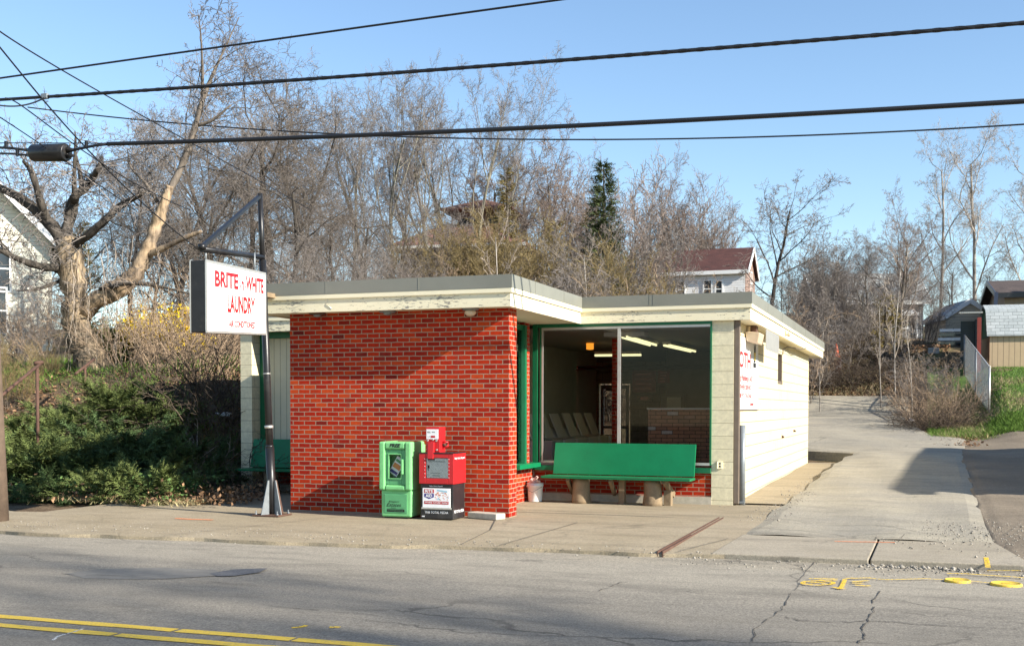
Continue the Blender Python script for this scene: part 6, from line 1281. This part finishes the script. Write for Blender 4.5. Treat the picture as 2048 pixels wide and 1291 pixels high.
# ---- uncountable ground cover
def blades(name, pts, h, w_, mat_, seed, lean=.4):
    g = np.random.default_rng(seed); P = np.array(pts); N = len(P); a = g.uniform(0, 6.28, N); hh = h*g.uniform(.5, 1.3, N); sd = np.stack([np.cos(a), np.sin(a), np.zeros(N)], 1)*w_/2
    tip = P+np.stack([g.normal(0, lean, N)*hh, g.normal(0, lean, N)*hh, hh], 1); V = np.stack([P-sd, P+sd, tip], 1).reshape(-1, 3)
    o = link(name, arrmesh(name, V, [np.arange(3*N).reshape(-1, 3)], np.repeat(g.random(N), 3), mat_)); return tag(o, kind='stuff')
def chips(name, pts, sz, mat_, seed, flat=.35, lift=.012):
    g = np.random.default_rng(seed); P = np.array(pts)+[0, 0, lift]; N = len(P); n_ = g.normal(0, flat, (N, 3))+[0, 0, 1]; n_ /= np.linalg.norm(n_, axis=1)[:, None]
    a = np.cross(n_, g.normal(0, 1, (N, 3))); a /= np.linalg.norm(a, axis=1)[:, None]; b_ = np.cross(n_, a); s_ = sz*g.uniform(.5, 1.4, N)[:, None]; curl = n_*s_*.35
    V = np.stack([P-a*s_, P-b_*s_*.55+curl*.3, P+a*s_+curl, P+b_*s_*.55+curl*.3], 1).reshape(-1, 3)
    o = link(name, arrmesh(name, V, [np.arange(4*N).reshape(-1, 4)], np.repeat(g.random(N), 4), mat_)); return tag(o, kind='stuff')
def stones(name, pts, sz, seed, mat_='stone'):
    g = np.random.default_rng(seed); P = np.array(pts); N = len(P); s_ = sz*g.lognormal(0, .35, N)[:, None]
    dirs = np.array([[1, 0, 0], [0, 1, 0], [-1, 0, 0], [0, -1, 0], [0, 0, .8], [0, 0, -.4]]); V = (P[:, None]+dirs[None]*s_[:, None]*g.uniform(.6, 1.3, (N, 6, 1))).reshape(-1, 3)
    f = np.array([[0, 1, 4], [1, 2, 4], [2, 3, 4], [3, 0, 4], [1, 0, 5], [2, 1, 5], [3, 2, 5], [0, 3, 5]]); F = (np.arange(N)[:, None, None]*6+f[None]).reshape(-1, 3)
    o = link(name, arrmesh(name, V, [F], np.repeat(g.random(N), 6), mat_)); return tag(o, kind='stuff')
g = random.Random(77)
def scat(n, fx, fy, lift=0, zf=None): 
    out = []
    while len(out) < n:
        x, y = fx(), fy(); out.append((x, y, (zf or zt)(x, y)+lift))
    return out
U = g.uniform
blades('lawn_grass', scat(48000, lambda: U(6.6, 13.5), lambda: U(20.9, 33), .02), .075, .022, 'grass', 1)
blades('lawn_dry_tufts', scat(7000, lambda: g.choice((7.4, 8.3, 9.2, 10.1))+g.gauss(0, .3), lambda: g.choice((22.3, 24.5, 26.2, 29.0))+g.gauss(0, .5), .02), .09, .022, 'drygrass', 21)
blades('lawn_edge_grass', scat(14000, lambda: U(5.7, 12), lambda: U(21.2, 23.4), .08), .13, .02, 'grass', 2, .6)
blades('bank_dry_grass', scat(5000, lambda: U(-1, 4.2), lambda: U(30.5, 37), .0), .22, .022, 'drygrass', 3, .8)
blades('fence_dry_grass', scat(7000, lambda: U(6.0, 7.4), lambda: U(21, 31), .0), .22, .02, 'drygrass', 4, .9)
blades('fence_green_grass', scat(5000, lambda: U(6.0, 7.6), lambda: U(20.8, 30), .0), .16, .02, 'grass', 14, .8)
blades('bank_grass', scat(9000, lambda: U(-16, -6.8), lambda: U(4.2, 9), .0), .16, .02, 'grass', 5, .6)
blades('kerbside_weeds', scat(5200, lambda: U(-9, -5.2), lambda: g.gauss(.55, .28), .03, lambda x, y: max(zt(x, y), -.02)), .09, .02, 'drygrass', 6, .9)
chips('kerbside_ivy', scat(5200, lambda: U(-8.8, -5.6), lambda: g.gauss(.8, .32), .06, lambda x, y: max(zt(x, y), 0)+abs(g.gauss(0, .14))), .035, 'ivy', 7, .8)
chips('kerbside_dead_leaves', scat(3800, lambda: U(-9, -4.6), lambda: g.gauss(.75, .4), .02, lambda x, y: max(zt(x, y), 0)+abs(g.gauss(0, .10))), .035, 'leaf', 8, .8)
chips('bank_dead_leaves', scat(15000, lambda: U(-1, 6.6), lambda: U(29.3, 38), .02), .055, 'leaf', 9, .7)
chips('left_bank_leaves', scat(9000, lambda: U(-14, -6.5), lambda: U(1.2, 9), .02), .045, 'leaf', 10, .7)
chips('driveway_edge_leaves', scat(1500, lambda: g.gauss(6.5, .3), lambda: U(19, 30), .09), .05, 'leaf', 12, .6)
zw = lambda x, y: -.006
stones('pavement_grit', scat(700, lambda: U(-6.5, 3.2), lambda: g.gauss(-3.0, .28)-.02*0, 0, lambda x, y: -.05 if y < edge(x) else -.008)+scat(450, lambda: U(.2, 3.0), lambda: g.gauss(2.75, .22), .0, zw)+scat(260, lambda: U(-3.4, .2), lambda: g.gauss(-.12, .1), 0, zw), .008, 15)
stones('driveway_gravel', scat(1400, lambda: U(4.9, 8.5), lambda: g.gauss(.2, 1.0), .0, lambda x, y: .012 if y < 1.5 else zt(x, y)+.06)+scat(500, lambda: U(3.0, 9), lambda: g.gauss(-3.15, .25), 0, lambda x, y: -.045)+scat(500, lambda: g.gauss(3.45, .15), lambda: U(0, 15), 0, lambda x, y: .07), .010, 16)
def clod(x, y): return .02
stones('pothole_rubble', scat(120, lambda: U(4.9, 5.9), lambda: g.gauss(-3.05, .08), 0, lambda x, y: -.045), .017, 18)
print('TD', TD, TB)

# tall bare tree across the road, right of the frame: its crown throws the soft shade on the near lane
q = plant('vase', 'bare_tree', 'tall bare tree across the road, right of the frame', 'tree', 0, 1, None, None, 1.0, .6, base=(37.0, -15.2, 0), sc=26.0/PROTO['vase'][0])
